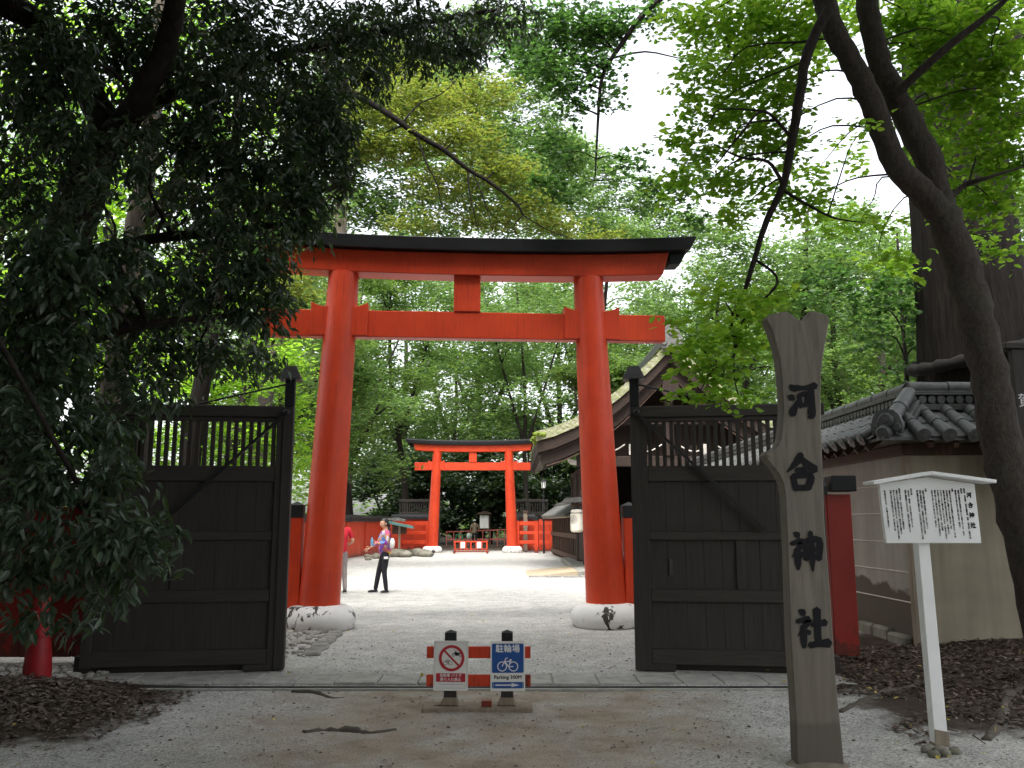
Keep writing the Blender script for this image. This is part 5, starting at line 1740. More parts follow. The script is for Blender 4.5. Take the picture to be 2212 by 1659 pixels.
OAK = [(60, 80, 140, 110, 7.5), (200, 60, 130, 100, 7), (330, 110, 140, 120, 7.5), (470, 60, 140, 110, 8), (600, 110, 140, 110, 8.5), (480, 200, 150, 110, 7.5), (640, 240, 130, 110, 8), (720, 60, 130, 90, 9), (850, 50, 130, 70, 9.5), (960, 80, 120, 65, 10), (1080, 40, 110, 55, 10.5), (780, 150, 85, 70, 9),
       (60, 260, 110, 110, 7), (300, 250, 90, 80, 7.8, .7), (420, 330, 150, 120, 7.5), (560, 360, 140, 110, 7.5), (680, 350, 85, 110, 7.8), (725, 270, 65, 80, 8), (740, 400, 30, 50, 7.8),
       (60, 430, 120, 110, 6.5, .8), (370, 460, 120, 100, 8, .6), (500, 480, 140, 110, 7.2), (630, 470, 100, 80, 7.5),
       (80, 560, 140, 90, 5.8), (230, 570, 130, 80, 6.2), (420, 590, 150, 90, 6.8), (560, 590, 70, 70, 7), (530, 670, 80, 60, 7), (330, 680, 140, 90, 7.2), (120, 680, 130, 100, 6), (595, 570, 40, 60, 7),
       (450, 760, 130, 60, 7.5, .8), (250, 800, 150, 80, 7.5, .8), (80, 820, 130, 100, 6, .9), (560, 770, 60, 50, 8, .7), (60, 950, 130, 90, 5.5), (200, 930, 110, 80, 5.8, .8), (330, 850, 100, 50, 6.5, .6),
       (90, 1050, 140, 70, 5.2), (230, 1040, 100, 70, 5.3, .8), (50, 1170, 110, 80, 5, .8), (190, 1170, 140, 70, 4.9, .9), (310, 1170, 70, 60, 4.9, .7), (240, 1250, 100, 45, 5, .8), (330, 1120, 50, 40, 5, .7), (90, 1330, 70, 40, 5.2, .6), (190, 1330, 50, 30, 5.2, .7), (750, 330, 40, 60, 8, .9), (660, 430, 60, 60, 7.6), (610, 640, 40, 50, 7.2, .8), (560, 690, 60, 40, 7.2), (700, 180, 90, 70, 8.3), (900, 130, 90, 50, 9.8, .8), (1010, 120, 60, 50, 10.2, .7), (360, 1235, 30, 20, 4.9, .8), (60, 1260, 90, 40, 5, .8)]
OAK += [(150, 300, 80, 70, 6.4), (90, 180, 110, 90, 6.5), (215, 430, 60, 60, 6.2, .8), (150, 120, 90, 80, 6.4), (280, 330, 70, 80, 6.6, .8), (40, 700, 90, 120, 6, .8)]
fill(oak, [r for r in OAK if r[4] < 6.7], .096, 2.1, 'oak', .34, 'bark_dark', limb_r=.022)
oak.crown('leaf_oak', .34, near=True, spread=.55, big=300)
fill(oak, [r for r in OAK if r[4] >= 6.7], .102, 2.1, 'oak', .36, 'bark_dark', limb_r=.022)
# the crown goes on over the lane, above and beside the frame
for (x, y, z, r) in ((-6, 3.5, 6, 2.4), (-4, 4.5, 7.2, 2.2), (-7, 6.5, 8, 2.4), (-3, 6.5, 8.4, 2.0), (-1.5, 4, 7.6, 2.0), (-5, 8, 10.5, 2.2), (-2.2, 8.0, 11, 1.9), (-4.5, 2, 5.2, 1.8), (.5, 6, 8.8, 1.8), (-7.5, 3.5, 3.6, 1.8)):
    n = int(1.7 * math.pi * r * r / (.22 * .22 * .34 * .36))
    oak.clump((x, y, z), (r, r, r * .6), n, .22, 'oak')
    oak.limb((x, y, z), .05, 'bark_dark')
oak.crown('leaf_oak', .36, near=False, spread=.55)

# second, paler trunk behind
tr2 = Tree('evergreen_tree', 'slim grey-barked tree rising behind the left gate leaf', (at(225, 1420, 11.2).x, 11.2, 0))
tr2.stem([(at(225, 1440, 11.2).x, 11.2, -.1), at(222, 1200, 11.2), at(228, 1000, 11.2), at(250, 800, 11.2), at(268, 650, 11.2), at(295, 480, 11.2), at(320, 330, 11.3), at(340, 150, 11.5), at(350, -100, 12)], [.2, .18, .165, .155, .15, .14, .13, .11, .07], 'bark_pale')
tr2.stem([at(310, 480, 11.2), at(370, 420, 11.3), at(400, 330, 11.6), at(480, 200, 12)], [.1, .085, .06, .03], 'bark_dark', 'branch')
fill(tr2, [(150, 300, 130, 90, 12, .45), (420, 300, 140, 80, 12.5, .45), (330, 60, 200, 90, 12.5, .7), (560, 520, 100, 90, 12.5, .5), (180, 640, 130, 60, 12, .4), (430, 700, 110, 60, 12, .4), (90, 440, 90, 60, 12.3, .4)], .12, 1.6, 'flat', .42, 'bark_dark')
tr2.crown('leaf_deep', .42, spread=.5)

# --- leaning grey tree at the right with bright leaves
RD = 8.6
rb_ = at(2292, 1470, RD)
rt = Tree('broadleaf_tree', 'leaning grey-barked tree with bright green leaves at the right edge', (rb_.x, RD, gz(rb_.x, RD)))
rt.stem([(rb_.x, RD, 0.0), at(2252, 1300, RD), at(2205, 1120, RD), at(2170, 980, RD), at(2140, 830, RD), at(2108, 690, RD), at(2075, 560, RD), at(2040, 470, RD), at(2020, 420, RD)], [.27, .22, .20, .19, .18, .177, .172, .165, .155], 'bark_grey', seg=16)
rt.stem([at(2040, 470, RD), at(1995, 420, RD - .1), at(1940, 360, RD - .2), at(1905, 280, RD - .2), at(1868, 190, RD - .2), at(1830, 120, RD - .3), at(1798, 60, RD - .3), at(1775, -20, RD - .3), at(1760, -150, RD - .4)], [.15, .135, .125, .12, .12, .11, .115, .115, .10], 'bark_grey', 'branch', seg=12)
rt.stem([at(2020, 420, RD), at(1998, 330, RD), at(1950, 240, RD + .1), at(1905, 150, RD + .1), at(1882, 60, RD + .1), at(1870, -20, RD + .1), at(1860, -160, RD)], [.15, .14, .135, .125, .115, .12, .10], 'bark_grey', 'branch', seg=12)
rt.stem([at(1930, 215, RD), at(1970, 170, RD - .2), at(2060, 90, RD - .5), at(2150, 20, RD - .7), at(2230, -60, RD - 1)], [.05, .045, .04, .03, .02], 'bark_grey', 'branch', seg=8)
rt.stem([at(2050, 430, RD), at(2085, 400, RD), at(2130, 385, RD - .2), at(2210, 360, RD - .3)], [.035, .03, .02, .01], 'bark_grey', 'branch', seg=8)
# the thin dark bough hanging down left of the trunks
rt.stem([at(1790, 20, RD - .5), at(1745, 110, RD - .7), at(1725, 220, RD - .8), at(1710, 310, RD - .8), at(1692, 400, RD - .8), at(1655, 480, RD - .8), at(1630, 560, RD - .8), at(1605, 640, RD - .8), at(1590, 690, RD - .8)], [.055, .052, .048, .042, .036, .03, .025, .02, .013], 'bark_dark', 'branch', seg=9)
rt.stem([at(1692, 400, RD - .8), at(1660, 350, RD - .9), at(1600, 340, RD - 1), at(1540, 310, RD - 1)], [.02, .016, .012, .005], 'bark_dark', 'branch', seg=6)
rt.stem([at(1712, 300, RD - .8), at(1650, 240, RD - .9), at(1600, 290, RD - 1), at(1545, 360, RD - 1)], [.018, .014, .012, .005], 'bark_dark', 'branch', seg=6)
rt.stem([at(1690, 410, RD - .8), at(1740, 440, RD - .9), at(1800, 470, RD - 1), at(1860, 480, RD - 1)], [.018, .014, .01, .005], 'bark_dark', 'branch', seg=6)
rt.stem([at(1605, 640, RD - .8), at(1580, 690, RD - .9), at(1590, 760, RD - 1), at(1540, 800, RD - 1.1), at(1510, 850, RD - 1.1)], [.015, .013, .011, .008, .004], 'bark_dark', 'branch', seg=6)
rt.stem([at(1630, 560, RD - .8), at(1680, 610, RD - .8), at(1600, 700, RD - .9), at(1585, 800, RD - 1), at(1600, 870, RD - 1.1)], [.014, .012, .01, .008, .004], 'bark_dark', 'branch', seg=6)
RT = [(1560, 60, 100, 80, 9, .8), (1680, 50, 120, 80, 8.5), (1620, 170, 120, 80, 8.5, .8), (1540, 250, 90, 60, 8.5, .6), (1640, 290, 100, 60, 8.5, .7), (1540, 340, 80, 40, 8.4, .45), (1620, 400, 100, 50, 8.5, .5), (1720, 440, 90, 50, 8.5, .6), (1820, 480, 110, 40, 8.8, .7), (1700, 200, 60, 60, 8.2, .7),
      (1900, 570, 90, 40, 9.5, .5), (1960, 60, 120, 90, 7.8), (2080, 90, 140, 110, 7.4), (2170, 200, 100, 120, 7.3), (2050, 230, 110, 80, 7.6), (2130, 320, 110, 80, 7.4), (2080, 430, 90, 50, 7.6, .9), (2160, 440, 80, 70, 7.4), (1905, 60, 50, 50, 7.6, .6), (1820, 40, 60, 60, 8.7), (1840, 330, 40, 80, 9.2, .35),
      (1870, 275, 45, 22, 6.9, .8), (1950, 555, 60, 25, 7.1, .8), (1900, 480, 50, 20, 8.0, .8), (2160, 540, 60, 40, 8.0, .8),
      (1560, 650, 70, 45, 7.6, .5), (1500, 740, 60, 40, 7.5, .5), (1540, 800, 80, 40, 7.5, .5), (1620, 750, 60, 45, 7.8, .7), (1490, 860, 45, 14, 7.4, .8), (1600, 868, 50, 16, 7.4, .8), (1660, 640, 60, 40, 8, .5), (1450, 700, 25, 25, 7.5, .6), (1570, 720, 80, 50, 7.6, .5), (1480, 780, 50, 40, 7.4, .5), (1640, 690, 60, 40, 7.8, .6), (1550, 845, 80, 25, 7.4, .7), (2020, 130, 110, 90, 7.8), (2140, 40, 90, 70, 7.4), (1940, 200, 70, 60, 7.9, .9), (2010, 330, 70, 60, 7.8, .9), (2190, 340, 60, 90, 7.3), (2000, 30, 110, 60, 7.8), (1760, 110, 70, 60, 8.6, .8), (2060, 520, 60, 30, 8, .7), (2150, 140, 90, 80, 7.3)]
RT += [(1480, 60, 70, 60, 8.7, .5), (1500, 190, 60, 60, 8.5, .45), (1470, 310, 60, 45, 8.4, .45), (1520, 400, 70, 45, 8.4, .55), (1440, 420, 40, 45, 8.4, .45), (1590, 470, 60, 40, 8.4, .5), (1700, 320, 60, 50, 8.4, .6), (1760, 380, 60, 50, 8.6, .5)]
RT = [(r[0], r[1], r[2], r[3], (r[4] + 1.7 if r[0] > 1755 else r[4] + .6) if r[1] < 600 and r[3] > 25 else r[4]) + tuple(r[5:]) for r in RT]
fill(rt, [r for r in RT if r[0] > 1755], .09, 1.55, 'flat', .56, 'bark_dark', limb_r=.012, deep=.6)
fill(rt, [r for r in RT if r[0] <= 1755], .085, 2.7, 'flat', .56, 'bark_dark', limb_r=.012)
for (x, y, z, r) in ((3, 4, 8, 2), (4.6, 6.5, 9.8, 2), (7.2, 6, 9.2, 2)):
    n = int(1.4 * math.pi * r * r / (.17 * .17 * .56 * .36))
    rt.clump((x, y, z), (r, r, r * .55), n, .17, 'flat')
    rt.limb((x, y, z), .04, 'bark_grey')
rt.crown('leaf_bright', .56, near=True, spread=.75, big=300)

# --- giant old trunk with a rope behind the wall
gt = Tree('old_tree', 'giant dark old trunk with a rope round it behind the tiled wall', (7.9, 14.2, 0))
zs = [-.2, .6, 1.5, 2.5, 3.5, 4.4, 5.2, 6.1, 7, 8, 9, 10, 11, 12.5, 14]
rs = [1.22, 1.16, 1.10, 1.04, .99, .93, .87, .83, .80, .77, .74, .68, .62, .54, .45]
zz, rr2 = [], []
for a in range(len(zs) - 1):
    for b in range(4):
        zz.append(zs[a] + (zs[a + 1] - zs[a]) * b / 4); rr2.append(rs[a] + (rs[a + 1] - rs[a]) * b / 4)
SG = 110
rid = [U(-1, 1) for _ in range(SG)]
rid = [.5 * rid[k] + .25 * rid[k - 1] + .25 * rid[(k + 1) % SG] for k in range(SG)]
vs, fs = [], []
for a, (z, r) in enumerate(zip(zz, rr2)):
    rid = [.86 * q + .14 * U(-1.6, 1.6) for q in rid]
    cxx = 7.92 - .028 * max(0, z - 3)
    for k in range(SG):
        an = 2 * math.pi * k / SG
        w = r * (1 + .045 * rid[k] + .03 * math.sin(an * 3 + 1) + .02 * math.sin(an * 7 + z * .4))
        vs.append((cxx + w * math.cos(an), 14.2 + w * math.sin(an), z))
for a in range(len(zz) - 1):
    for k in range(SG):
        k2 = (k + 1) % SG
        fs.append((a * SG + k, a * SG + k2, (a + 1) * SG + k2, (a + 1) * SG + k))
MB(gt.o).add(vs, fs).build('trunk', 'bark_old', gt.t, smooth='auto')
gt.stems += [(Vector((7.7, 14.2, z)), r) for z, r in zip(zz, rr2)]
gt.stem([(7.7, 14.3, 8.5), (9, 14, 10), (10.5, 13.5, 11)], [.3, .22, .12], 'bark_old', 'branch')
gt.stem([(7.7, 14.3, 7.6), (8.9, 13.6, 8.6), (10.4, 13, 9.1)], [.2, .16, .1], 'bark_old', 'branch')
for (x, y, z, r) in ((7.5, 15, 15, 2.2), (10.5, 16, 13, 2.2), (8.5, 18, 15, 2.4)):
    gt.clump((x, y, z), (r, r, r * .6), 1800, .2, 'flat'); gt.limb((x, y, z), .12, 'bark_old')
gt.crown('leaf_deep', .5)
rope = MB()
pts = []
for k in range(41):
    a = 2 * math.pi * k / 40
    r = 1.11 + .03 * math.sin(k * 2.5)
    pts.append((7.95 + r * math.cos(a), 14.2 + r * math.sin(a), 4.45 + .35 * math.sin(a * 1. + 1.2)))
rope.tube(pts, [.085 + (.03 if k % 2 else 0) for k in range(41)], 9)
tag(rope.build('rope', 'rope', smooth=True), 'thick dark twisted rope tied round the giant old trunk', 'rope')


# --- trees with placed sprays in the middle distance
def spray_tree(label, base, top, rows, leaf, L, ratio, k, bark_, style='flat', group=None, extra=(), tr=.22):
    t = Tree('broadleaf_tree', label, base, group=group)
    b = Vector(base); tp = Vector(top)
    t.stem([b + Vector((0, 0, -.1)), b.lerp(tp, .3) + Vector((U(-.1, .1), 0, 0)), b.lerp(tp, .65) + Vector((U(-.15, .15), 0, 0)), tp], [tr, tr * .8, tr * .55, tr * .25], bark_)
    for e in extra: t.stem([at(*q) for q in e[0]], e[1], e[2], 'branch', seg=8)
    fill(t, rows, L, k, style, ratio, bark_, limb_r=.02)
    t.crown(leaf, ratio, spread=.95)
    return t


spray_tree('maple with long dark bough and yellowish leaves above the large torii', (-6.2, 16.2, 0), (-5.4, 16, 11.5),
           [(800, 230, 90, 60, 15.5), (910, 220, 110, 65, 16), (1000, 300, 100, 55, 15.5), (880, 320, 100, 45, 15.5), (780, 320, 60, 50, 15.5), (1080, 370, 100, 45, 15.5), (960, 400, 90, 45, 15.5, .8), (1150, 440, 80, 35, 15.5, .8), (1060, 470, 100, 35, 15.8, .8), (900, 480, 80, 28, 15.5, .6), (1200, 485, 80, 30, 15.5, .7), (850, 140, 110, 50, 17), (1040, 200, 100, 50, 17, .7), (640, 620, 60, 40, 16, .8), (600, 640, 60, 40, 16), (1290, 520, 70, 30, 16, .6), (980, 240, 80, 50, 17)],
           'leaf_yellow', .10, .42, 2.5, 'bark_black',
           extra=[([(690, 130, 15.6), (740, 185, 15.2), (830, 240, 15), (900, 290, 15), (960, 325, 15), (1010, 365, 15), (1060, 395, 15), (1115, 440, 15), (1130, 465, 15)], [.075, .068, .06, .055, .048, .04, .032, .024, .015], 'bark_black'),
                  ([(870, 265, 15), (905, 225, 15.2), (950, 205, 15.4), (985, 175, 15.6)], [.02, .016, .012, .006], 'bark_black'),
                  ([(900, 290, 15), (920, 350, 14.9), (945, 400, 14.9), (955, 445, 14.9), (985, 465, 14.9)], [.02, .016, .012, .009, .005], 'bark_black'),
                  ([(1010, 365, 15), (1015, 420, 14.9), (1035, 505, 14.9)], [.018, .014, .006], 'bark_black'),
                  ([(1020, 370, 15), (1045, 430, 14.9), (1065, 500, 14.9)], [.016, .012, .005], 'bark_black'),
                  ([(1130, 465, 15), (1110, 490, 15), (1125, 520, 15)], [.014, .011, .006], 'bark_black'),
                  ([(1130, 465, 15), (1190, 500, 15), (1250, 520, 15)], [.012, .009, .004], 'bark_black')])
spray_tree('fresh green tree behind the left gate leaf beside the torii pillar', (-6.6, 18.5, 0), (-5.6, 18.5, 6.5),
           [(620, 790, 70, 60, 17.5), (640, 890, 45, 60, 17.5), (500, 830, 120, 50, 17), (390, 840, 110, 50, 17), (650, 1000, 40, 60, 18), (430, 940, 130, 50, 16.5), (330, 960, 90, 50, 16.5), (560, 950, 70, 50, 17), (600, 720, 60, 40, 18), (480, 1000, 120, 30, 17, .8)],
           'leaf_bright', .12, .5, 1.6, 'bark_dark')
spray_tree('tall tree with dark green hanging sprays above the courtyard', (8.9, 17.4, 0), (8.2, 16.6, 12),
           [(1250, 60, 90, 60, 13), (1200, 150, 80, 55, 13), (1300, 140, 50, 50, 13, .7), (1200, 330, 50, 50, 13, .8), (1180, 400, 50, 35, 13, .7), (1240, 240, 50, 40, 13, .5), (1360, 350, 50, 30, 13.2, .8), (1410, 420, 30, 55, 13.2, .8), (1490, 390, 50, 60, 13, .8), (1500, 470, 50, 30, 13, .7), (1420, 30, 60, 40, 13, .6), (1500, 130, 40, 50, 13, .5), (1190, 60, 90, 60, 13.3), (1130, 120, 70, 50, 13.5), (1290, 70, 60, 50, 13.2), (1340, 50, 50, 45, 13), (1240, 190, 60, 45, 13, .8), (1320, 210, 35, 50, 13, .6), (1230, 420, 50, 35, 13, .6)],
           'leaf_deep', .10, .6, 2.3, 'bark_dark',
           extra=[([(2080, -60, 16), (1850, -160, 14.5), (1650, -120, 13.5), (1500, -60, 13)], [.14, .12, .09, .06], 'bark_dark'), ([(1500, -60, 13), (1400, 20, 13), (1340, 100, 13), (1300, 170, 13), (1290, 300, 13), (1285, 390, 13)], [.06, .05, .04, .03, .02, .008], 'bark_dark')])
spray_tree('green tree with hanging round leaves behind the tiled wall', (7.35, 15.6, 0), (7.25, 15.5, 7),
           [(1900, 620, 90, 40, 14.6), (1880, 715, 50, 55, 14.6), (1960, 660, 70, 50, 14.6), (1800, 600, 80, 35, 15, .8), (2000, 740, 60, 60, 15.5), (1960, 820, 60, 40, 15.5, .8), (1840, 660, 60, 30, 14.6, .8), (2000, 600, 50, 40, 15), (1760, 640, 50, 40, 15, .7)],
           'leaf_deep', .11, .85, 1.5, 'bark_grey', tr=.075)


spray_tree('tall pale green tree leaning over the courtyard from behind the orange fence', (-8.4, 27, 0), (-6.6, 27.5, 17),
           [(760, 200, 120, 70, 26), (900, 180, 120, 70, 27), (1030, 230, 110, 70, 28), (760, 330, 110, 60, 26), (900, 350, 110, 60, 27), (1040, 370, 110, 60, 28), (1150, 310, 90, 60, 29), (700, 450, 90, 50, 26), (830, 470, 110, 40, 27), (960, 490, 110, 40, 28), (1100, 480, 110, 40, 29), (1200, 420, 90, 50, 30), (1300, 490, 80, 40, 32), (1380, 510, 80, 35, 33), (1260, 390, 60, 40, 31, .6), (650, 250, 120, 90, 27), (600, 400, 100, 90, 27), (1120, 200, 60, 50, 29, .7), (1180, 250, 60, 60, 29, .7), (1120, 120, 60, 50, 29, .6), (1240, 330, 60, 50, 30, .8), (960, 120, 90, 50, 28), (820, 100, 110, 60, 27), (1060, 310, 80, 60, 28), (1130, 380, 80, 50, 28.5), (1180, 160, 60, 60, 29), (1100, 60, 80, 50, 29), (980, 180, 90, 60, 28.5), (860, 270, 100, 60, 27.5), (760, 420, 80, 50, 26.5), (900, 430, 90, 40, 27.5), (1020, 430, 90, 40, 28.5), (1210, 330, 60, 50, 30), (1010, 60, 90, 50, 28)],
           'leaf_far', .16, .5, 2.3, 'bark_grey', tr=.3)


spray_tree('bright yellow-green tree behind the red fence, seen through the dark evergreen', (-13, 19.5, 0), (-12, 20, 12),
           [(60, 180, 140, 110, 19), (220, 250, 130, 100, 19.5), (60, 400, 140, 110, 19), (250, 450, 130, 100, 19.5), (420, 420, 120, 100, 20), (80, 620, 140, 100, 19), (280, 640, 130, 90, 19.5), (450, 600, 110, 90, 20), (380, 200, 120, 100, 20), (520, 260, 100, 90, 20), (80, 800, 140, 80, 19), (280, 800, 130, 80, 19.5), (180, 960, 180, 60, 18.5), (150, 60, 160, 80, 20), (400, 60, 140, 80, 20), (30, 950, 100, 80, 18), (560, 460, 70, 80, 20.5)],
           'leaf_bright', .15, .55, 1.25, 'bark_dark')


spray_tree('pale green tree whose crown fills the bottom of the sky gap', (3.2, 45, 0), (5, 41, 16),
           [(1190, 370, 70, 50, 38), (1260, 345, 70, 40, 40), (1320, 370, 70, 45, 40), (1390, 425, 70, 45, 40), (1250, 430, 90, 50, 40), (1340, 460, 90, 45, 40), (1160, 440, 80, 50, 38), (1440, 475, 70, 45, 40), (1510, 510, 80, 40, 40), (1100, 330, 80, 60, 36), (1100, 430, 80, 50, 36), (1200, 500, 90, 40, 38), (1400, 520, 90, 40, 40), (1300, 520, 90, 40, 40), (1040, 300, 60, 60, 36), (1230, 310, 40, 30, 39)],
           'leaf_far', .18, .5, 1.9, 'bark_dark', tr=.22)
spray_tree('light green tree spreading behind the hanging dark bough', (9.5, 31, 0), (11, 30.5, 13),
           [(1500, 480, 50, 40, 30, .7), (1570, 520, 80, 50, 30), (1650, 560, 90, 50, 30), (1760, 560, 90, 50, 30), (1850, 590, 90, 50, 30), (1950, 580, 90, 60, 30), (1560, 600, 90, 50, 30), (1700, 640, 100, 50, 30), (1840, 680, 100, 50, 30), (1970, 680, 80, 60, 30), (1600, 450, 50, 30, 30, .5), (1780, 500, 70, 30, 30, .6)],
           'leaf_far', .16, .5, 1.7, 'bark_dark', tr=.2)


# --- background trees
def bgtree(label, x, y, h, r, leaf, n, L, ratio=.55, base=.3, tr=.25, bark_='bark_grey', nc=18, lean=(0, 0), fork=True, group=None):
    t = Tree('tree', label, (x, y, 0), group=group)
    top = Vector((x + lean[0], y + lean[1], h * .9))
    b = Vector((x, y, -.1))
    t.stem([b, b.lerp(top, .25) + Vector((U(-.3, .3), U(-.3, .3), 0)), b.lerp(top, .55) + Vector((U(-.5, .5), U(-.5, .5), 0)), top], [tr, tr * .8, tr * .55, tr * .15], bark_, seg=9)
    if fork:
        p = b.lerp(top, U(.25, .38))
        for sgn in (-1, 1):
            e = Vector((x + sgn * r * U(.4, .65) + lean[0] * .6, y + U(-.4, .4) * r, h * U(.6, .75)))
            t.stem([p, p.lerp(e, .4) + Vector((sgn * .2, 0, .4)), e], [tr * .6, tr * .45, tr * .12], bark_, 'branch', seg=8)
    cz, rz2 = h * (base + 1) / 2, h * (1 - base) / 2
    for k in range(nc):
        for _ in range(20):
            q = Vector((U(-1, 1), U(-1, 1), U(-1, 1)))
            if .35 < q.length < 1: break
        fz_ = lean[0] * .5
        c = (x + fz_ + q.x * r * .85, y + q.y * r * .85, cz + q.z * rz2 * .9)
        rr = r * U(.26, .46)
        t.clump(c, (rr, rr, rr * U(.45, .7)), n // nc, L, 'flat', 8)
        if k % 2 == 0: t.limb(c, tr * .3, bark_)
    t.crown(leaf, ratio, spread=.95)
    return t


def bx_(pxx, D): return (pxx - CX) / FPX * D * .987


A = [(600, 52, 21, 'leaf_far'), (745, 50, 20, 'leaf_mid'), (880, 54, 22, 'leaf_far'), (985, 70, 24, 'leaf_mid'), (1150, 52, 20.5, 'leaf_far'), (1290, 55, 20.5, 'leaf_far'), (1430, 52, 17, 'leaf_mid'), (1570, 54, 19, 'leaf_far'), (1700, 50, 18, 'leaf_mid'), (1840, 52, 18, 'leaf_far'), (1990, 50, 19, 'leaf_far'), (2140, 52, 20, 'leaf_mid')]
place = ['far left of the second torii', 'behind the long orange fence end', 'just left of the far torii', 'directly behind the far torii roofline', 'right behind the far torii right pillar', 'above the lamp post beyond the far torii', 'behind the mossy roof ridge', 'behind the mossy roof right slope', 'beyond the right gate leaf', 'seen above the wooden name post', 'beyond the tiled wall corner', 'behind the giant old trunk']
for (p, D, h, lf), pl in zip(A, place):
    bgtree('tall leafy background tree ' + pl, bx_(p, D), D, h, 5.2, lf, 20000, .21, base=.2, tr=U(.16, .26), nc=22, lean=(U(-1.5, 1.5), 0), bark_=random.choice(['bark_dark', 'bark_dark', 'bark_grey']))
for i, (p, D, h) in enumerate([(680, 70, 27), (860, 72, 28), (1040, 70, 27), (1210, 73, 27), (1390, 72, 23), (1560, 70, 23), (1740, 72, 24), (1920, 70, 24), (500, 68, 26), (2100, 70, 26)]):
    bgtree('hazy pale green tree in the farthest row, ' + ['second', 'third', 'fourth', 'fifth', 'sixth', 'seventh', 'eighth', 'ninth', 'first', 'tenth'][i] + ' from the left', bx_(p, D), D, h, 6.5, 'leaf_far', 18000, .32, base=.12, tr=.35, nc=22, group='farthest row of trees')
# dark evergreens closing the view under the far torii
for i, (p, D, h, r) in enumerate([(905, 64, 8, 3.2), (985, 66, 9.5, 3.4), (1060, 65, 9, 3.2), (1135, 64, 9.5, 3.4), (1210, 66, 10, 3.4), (830, 66, 8, 3.2), (1285, 62, 9, 3.2)]):
    bgtree('dark evergreen shrub tree filling the view beyond the far torii, ' + ['second', 'third', 'fourth', 'fifth', 'sixth', 'first', 'seventh'][i] + ' from the left', bx_(p, D), D, h, r, 'leaf_dark', 9000, .34, base=.0, tr=.16, nc=20, bark_='bark_dark', group='dark evergreens beyond the far torii')
# trees along both sides of the courtyard
S_ = [(-11.5, 24, 15, 4.6, 'leaf_mid', 'tall tree behind the left gate leaf, nearest of the courtyard trees'), (-11, 31, 17, 4.8, 'leaf_far', 'tall tree behind the long orange fence, seen left of the torii pillar'), (-10.4, 38.5, 17, 4.6, 'leaf_mid', 'tree overhanging the middle of the long orange fence'), (-8.3, 43.5, 12, 3.6, 'leaf_far', 'smaller tree over the notice stand and rocks'),
      (-15, 19, 14, 4.6, 'leaf_deep', 'bushy tree behind the dark evergreen at the left'), (-17, 28, 18, 5, 'leaf_mid', 'outer tree seen through the dark evergreen leaves'),
      (9.8, 41, 15, 4.4, 'leaf_far', 'tree rising behind the far end of the mossy hall roof'), (13.5, 33, 14, 4.6, 'leaf_far', 'pale tree right of the mossy hall roof'), (14.5, 24, 12, 4.2, 'leaf_mid', 'leafy tree behind the tiled wall, right of the name post'), (17, 40, 18, 5.2, 'leaf_mid', 'tall tree far behind the tiled wall corner'), (4.6, 42, 11, 3.4, 'leaf_mid', 'tree over the panelled wall beyond the hall'), (19, 30, 17, 5, 'leaf_far', 'tree at the far right behind the giant trunk')]
for (x, y, h, r, lf, lb) in S_:
    bgtree(lb, x, y, h, r, lf, 20000, .17 if y < 35 else .2, base=.2, tr=U(.2, .3), nc=22, lean=(U(-.8, .8), 0), bark_=random.choice(['bark_grey', 'bark_pale', 'bark_dark']))
ps = Tree('tree', 'straight pale-barked trunk rising behind the left torii pillar', (bx_(728, 26), 26, 0))
ps.stem([(bx_(712, 26), 26, 0), at(712, 900, 26), at(722, 640, 26), at(735, 480, 26), at(745, 330, 26), at(760, 150, 26)], [.28, .25, .22, .2, .17, .1], 'bark_pale')
for c in [(760, 330, 60, 40, 26.5, .6), (700, 250, 80, 50, 27, .7), (800, 430, 70, 40, 27, .6), (720, 120, 120, 60, 27, .8), (830, 560, 60, 30, 27, .5)]:
    fill(ps, [c], .16, 1.3, 'flat', .5, 'bark_pale')
ps.crown('leaf_mid', .5)

# distant woods that close the horizon on every side
wd = []
for k in range(110):
    a = U(0, 2 * math.pi)
    c = (95 * math.cos(a) * U(.9, 1.15), 30 + 85 * math.sin(a) * U(.9, 1.15), U(1, 13))
    wd.append(clump_leaves(c, (7, 7, 4.5), 420, .75, 'flat', 8))
for k in range(60):
    c = (U(-60, 60), U(82, 100), U(.5, 12))
    wd.append(clump_leaves(c, (6, 4, 4), 700, .55, 'flat', 8))
pos = np.concatenate([a for a, _, _ in wd]); d = np.concatenate([b for _, b, _ in wd]); L = np.concatenate([c for _, _, c in wd])
d, sd_, nr = leaf_frames(len(pos), d, (0, 0, 1), .6)
wo = link('distant_woods', leaves_mesh('distant_woods', pos, d, sd_, nr, L, L * .6, 'leaf_mid'))
tag(wo, 'far dim woods behind every other tree', 'woods', kind='stuff')

